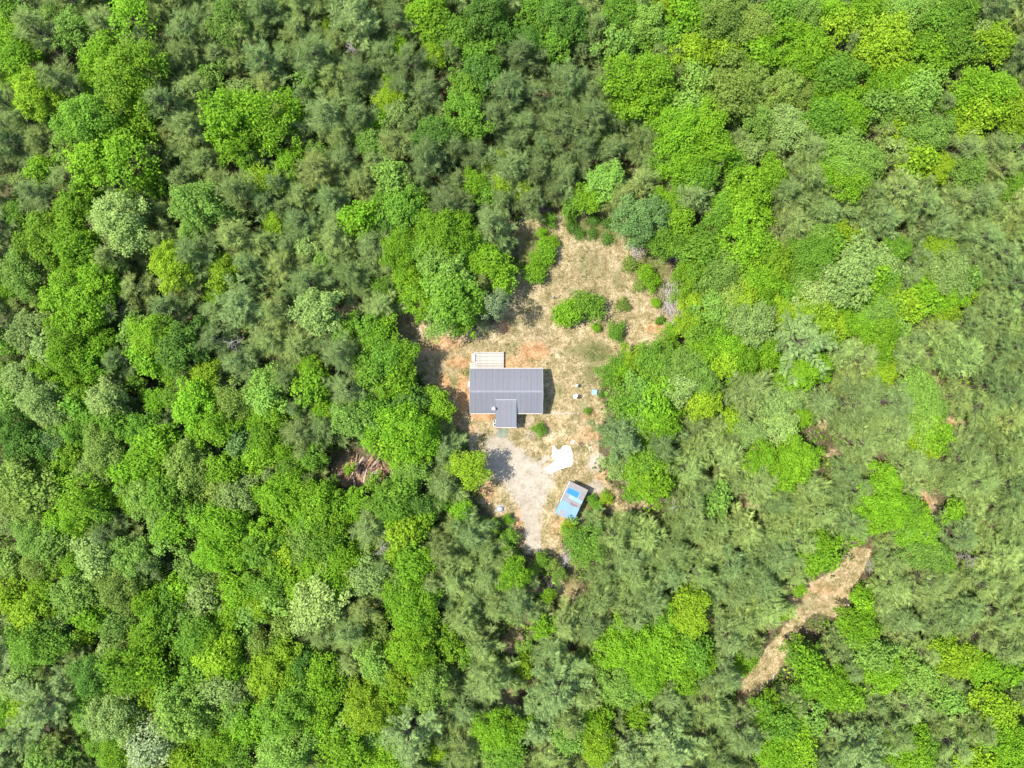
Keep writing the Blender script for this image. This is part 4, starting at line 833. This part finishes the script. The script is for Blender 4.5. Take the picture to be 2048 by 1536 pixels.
# ------------------------------------------------------------------ fallen wood
def log(a, b, r, col, lab, grp=None, name="fallen_log", z=0.0, cat="log"):
    (x0, y0), (x1, y1) = at(*a), at(*b); L = math.hypot(x1 - x0, y1 - y0)
    o = mesh_obj(name, *tube_np([(0, 0, r + z), (L * .5, random.uniform(-.04, .04) * L, r * .9 + z + random.uniform(0, .05)), (L, 0, r * .6 + z)], [r, r * .85, r * .55], 7), M_LOG, color=col)
    o.location = (x0, y0, 0); o.rotation_euler.z = math.atan2(y1 - y0, x1 - x0); tag(o, lab, cat, grp); return o
PW = (.30, .27, .23)
log((618, 908), (668, 976), .26, (.27, .26, .22), "long pale fallen trunk left of the brown log heap")
log((1012, 460), (1080, 420), .12, (.24, .22, .20), "long thin grey fallen trunk slanting at the top left of the clearing")
log((1058, 437), (1076, 420), .14, PW, "short pale trunk lying across the long thin grey one")
log((1068, 432), (1082, 432.5), .18, (.36, .32, .26), "short thick pale log level beside the crossed grey trunks")
log((1098, 447), (1114, 440), .14, PW, "pale log sloping just below the level log at the clearing top")
log((1112, 432), (1128, 436), .13, PW, "pale grey log right of the sloping one at the clearing top")
log((1216, 427), (1232, 434), .17, (.33, .30, .26), "pale log at the top of the clearing near the big grey green tree")
log((1676, 1217), (1690, 1220), .1, (.16, .14, .12), "thin dark log beside the dirt track bend")
log((1544, 1360), (1549, 1346), .16, PW, "pale log standing out on the lower end of the dirt track")
log((1692, 1226), (1698, 1216), .12, PW, "short pale log right of the dirt track")
log((1640, 898), (1670, 906), .12, (.2, .16, .13), "grey brown log in the bare strip of the olive pine wood")
log((1732, 926), (1770, 938), .12, (.12, .09, .08), "dark log along the bare strip right of another in the pine wood")
log((1884, 846), (1920, 862), .16, (.24, .21, .18), "grey log in the bare patch near the right edge pines")
log((1856, 990), (1870, 1030), .1, (.2, .15, .12), "thin brown log on the bare patch below the pine wood's strip")
def logword(l, c, x, y):
    return f"{'long' if l > 13.5 else 'short' if l < 9 else 'medium'} {'rust brown' if c[0] < .2 and c[0] < .17 else 'brown' if c[0] < .26 else 'tan' if c[0] < .3 else 'pale grey'} log {'on the upper' if y < 938 else 'on the lower' if y > 953 else 'in the middle'} {'left' if x < 695 else 'right' if x > 740 else 'centre'} of the log heap"
seen = set(); q_ = 0
while len(seen) < 52 and q_ < 3000:
    q_ += 1; a = rr.uniform(0, 6.28); d = rr.random() ** .5; x, y = 718 + 56 * d * math.cos(a), 947 + 30 * d * math.sin(a); an = rr.gauss(1.25, .5); l = rr.uniform(5, 15)
    t = rr.uniform(.8, 1.3); c = rr.choice(((.25, .17, .125), (.29, .21, .16), (.38, .31, .26), (.16, .105, .08))); lab = logword(l, c, x, y)
    if lab in seen: continue
    seen.add(lab); log((x - l * math.cos(an), y + l * math.sin(an)), (x + l * math.cos(an), y - l * math.sin(an)), rr.uniform(.09, .19), [q * t for q in c], lab, "logs in the heap", "log", rr.uniform(0, .6))
def brush(name, cx, cy, rx, ry, n, ang, cols, lab, cat="brush pile"):
    a = Acc()
    for _ in range(n):
        x, y = at(rr.gauss(cx, rx * .5), rr.gauss(cy, ry * .5)); t = rr.gauss(ang, .5); l = rr.uniform(.4, 1.6); z = rr.uniform(.03, .5); r = rr.uniform(.018, .05)
        p0 = Vector((x, y, z)); p1 = p0 + Vector((math.cos(t) * l, math.sin(t) * l, rr.uniform(-.1, .2))); mid = (p0 + p1) / 2 + Vector((rr.gauss(0, .08), rr.gauss(0, .08), .05))
        a.add(tube_np([p0, mid, p1], [r, r * .8, r * .4], 4))
    tag(a.obj(name, M_LOG, color=cols), lab, cat, kind='stuff')
brush("brush_pile", 1342, 598, 22, 48, 330, -1.25, (.34, .315, .285), "pale grey heap of dead branches at the meadow's right edge")
brush("brush_pile", 1268, 498, 14, 18, 90, -.9, (.30, .27, .25), "grey dead branches below the big grey green tree")
brush("brush_pile", 1352, 516, 26, 10, 90, .3, (.26, .23, .21), "grey dead branches in shade right of the meadow top")
brush("brush_pile", 1072, 414, 18, 14, 90, -.8, (.24, .22, .2), "grey dead twigs at the wood edge above the fallen trunks")
brush("brush_pile", 1745, 1128, 18, 14, 120, -.7, (.26, .24, .22), "grey brush heap at the upper end of the dirt track")
brush("brush_pile", 1562, 1396, 18, 14, 120, .7, (.32, .30, .28), "pale dead branches beside the lower end of the dirt track")
brush("brush_pile", 1102, 1165, 20, 10, 80, -1.4, (.26, .23, .2), "grey sticks lying at the bottom end of the drive")
brush("brush_pile", 720, 948, 54, 30, 320, 1.2, (.32, .23, .18), "brown broken sticks and bark all through the log heap", "brush")
brush("brush_pile", 1128, 1120, 10, 18, 70, .9, (.36, .33, .30), "pale stone grey sticks along the clay edge below the shed")

# ------------------------------------------------------------------ words that single every tree out
LM = [("the house roof", 1012, 782), ("the shed", 1143, 1002), ("the log heap", 718, 946), ("the white sand", 1120, 920), ("the dirt track bend", 1650, 1180), ("the lower dirt track", 1520, 1350), ("the meadow shrubs", 1156, 620), ("the brush pile", 1346, 600)]
def where(x, y):
    best = min(LM, key=lambda m: math.hypot(m[1] - x, m[2] - y)); d = math.hypot(best[1] - x, best[2] - y)
    if d < 190:
        dx, dy = x - best[1], y - best[2]
        if abs(dx) > 2.2 * abs(dy): s = "right of" if dx > 0 else "left of"
        elif abs(dy) > 2.2 * abs(dx): s = "below" if dy > 0 else "above"
        else: s = ("below" if dy > 0 else "above") + (" and right of" if dx > 0 else " and left of")
        return s + " " + best[0]
    row = ("at the top edge" if y < 110 else "in the upper part" if y < 480 else "at mid height" if y < 1000 else "in the lower part" if y < 1420 else "at the bottom edge")
    col = ("far left" if x < 200 else "left" if x < 560 else "left of centre" if x < 930 else "centre" if x < 1180 else "right of centre" if x < 1500 else "right" if x < 1850 else "far right")
    return row + ", " + col
def size(r, k): return ("very wide" if r >= 52 else "wide" if r >= 44 else "medium" if r >= 34 else "small" if r >= 22 else "tiny")
GRP = {"broadleaf tree": "broadleaf trees of the forest", "sapling": "young broadleaf trees", "white pine": "pale white pines", "pine tree": "olive pines of the forest", "dead tree": "bare dead trees"}
XY = np.array([(p[0], p[1]) for p in placed]); groups = {}
for i, (x, y, r, kind, colw, e) in enumerate(placed):
    groups.setdefault(f"{size(r, kind)} {colw} {kind} {where(x, y)}", []).append(i)
used = set(); SHORT = {"broadleaf tree": "tree", "sapling": "sapling", "white pine": "white pine", "pine tree": "pine", "dead tree": "dead tree"}
def sides(i):
    """neighbouring crowns of another colour, nearest first, and the side each lies on"""
    x, y, r, kind, colw, e = placed[i]; d = np.hypot(XY[:, 0] - x, XY[:, 1] - y); out = []
    for j in np.argsort(d)[1:14]:
        q = placed[j]
        if q[4] == colw and size(q[2], q[3]) == size(r, kind): continue
        dx, dy = q[0] - x, q[1] - y; s = ("right" if dx > 0 else "left") if abs(dx) > abs(dy) else ("below" if dy > 0 else "above")
        nm = f"{q[4]} {'pine' if 'pine' in q[3] else 'sapling' if q[3] == 'sapling' else 'tree'}"
        out.append((f"{nm} {'to its ' + s if s in ('left', 'right') else s}", s))
    return out
def unique(i, lab, idx):
    x, y, r, kind, colw, e = placed[i]; head = f"{size(r, kind)} {colw} {SHORT[kind]} {where(x, y)}"
    if len(idx) == 1: yield lab
    elif len(idx) <= 3:
        sx = sorted(idx, key=lambda q: placed[q][0]); sy = sorted(idx, key=lambda q: placed[q][1])
        horiz = placed[sx[-1]][0] - placed[sx[0]][0] >= placed[sy[-1]][1] - placed[sy[0]][1]
        wd = {2: ("leftmost", "rightmost") if horiz else ("topmost", "lowest"), 3: ("leftmost", "middle", "rightmost") if horiz else ("topmost", "middle", "lowest")}[len(idx)]
        yield wd[(sx if horiz else sy).index(i)] + " " + lab
    sd_ = sides(i)
    for a, s in sd_[:3]: yield f"{head}, {a}"
    for k, (a, s) in enumerate(sd_):
        for b, t in sd_[k + 1:]:
            if s != t: yield f"{size(r, kind)} {colw} {SHORT[kind]} {SHORTW(x, y)}, {a}, {b}"
    for a, s in sd_: yield f"{head}, {a}"
def SHORTW(x, y):
    w_ = where(x, y); return w_ if len(w_.split()) < 5 else ("near the top" if y < 512 else "near the bottom" if y > 1024 else "at mid height") + (" left" if x < 683 else " right" if x > 1365 else " centre")
for lab, idx in groups.items():
    for i in idx:
        x, y, r, kind, colw, e = placed[i]
        if e is None: continue
        full = next((f for f in unique(i, lab, idx) if f not in used and len(f.split()) <= 16), None)
        if full is None: full = lab
        used.add(full); tag(e, full, kind, GRP[kind])
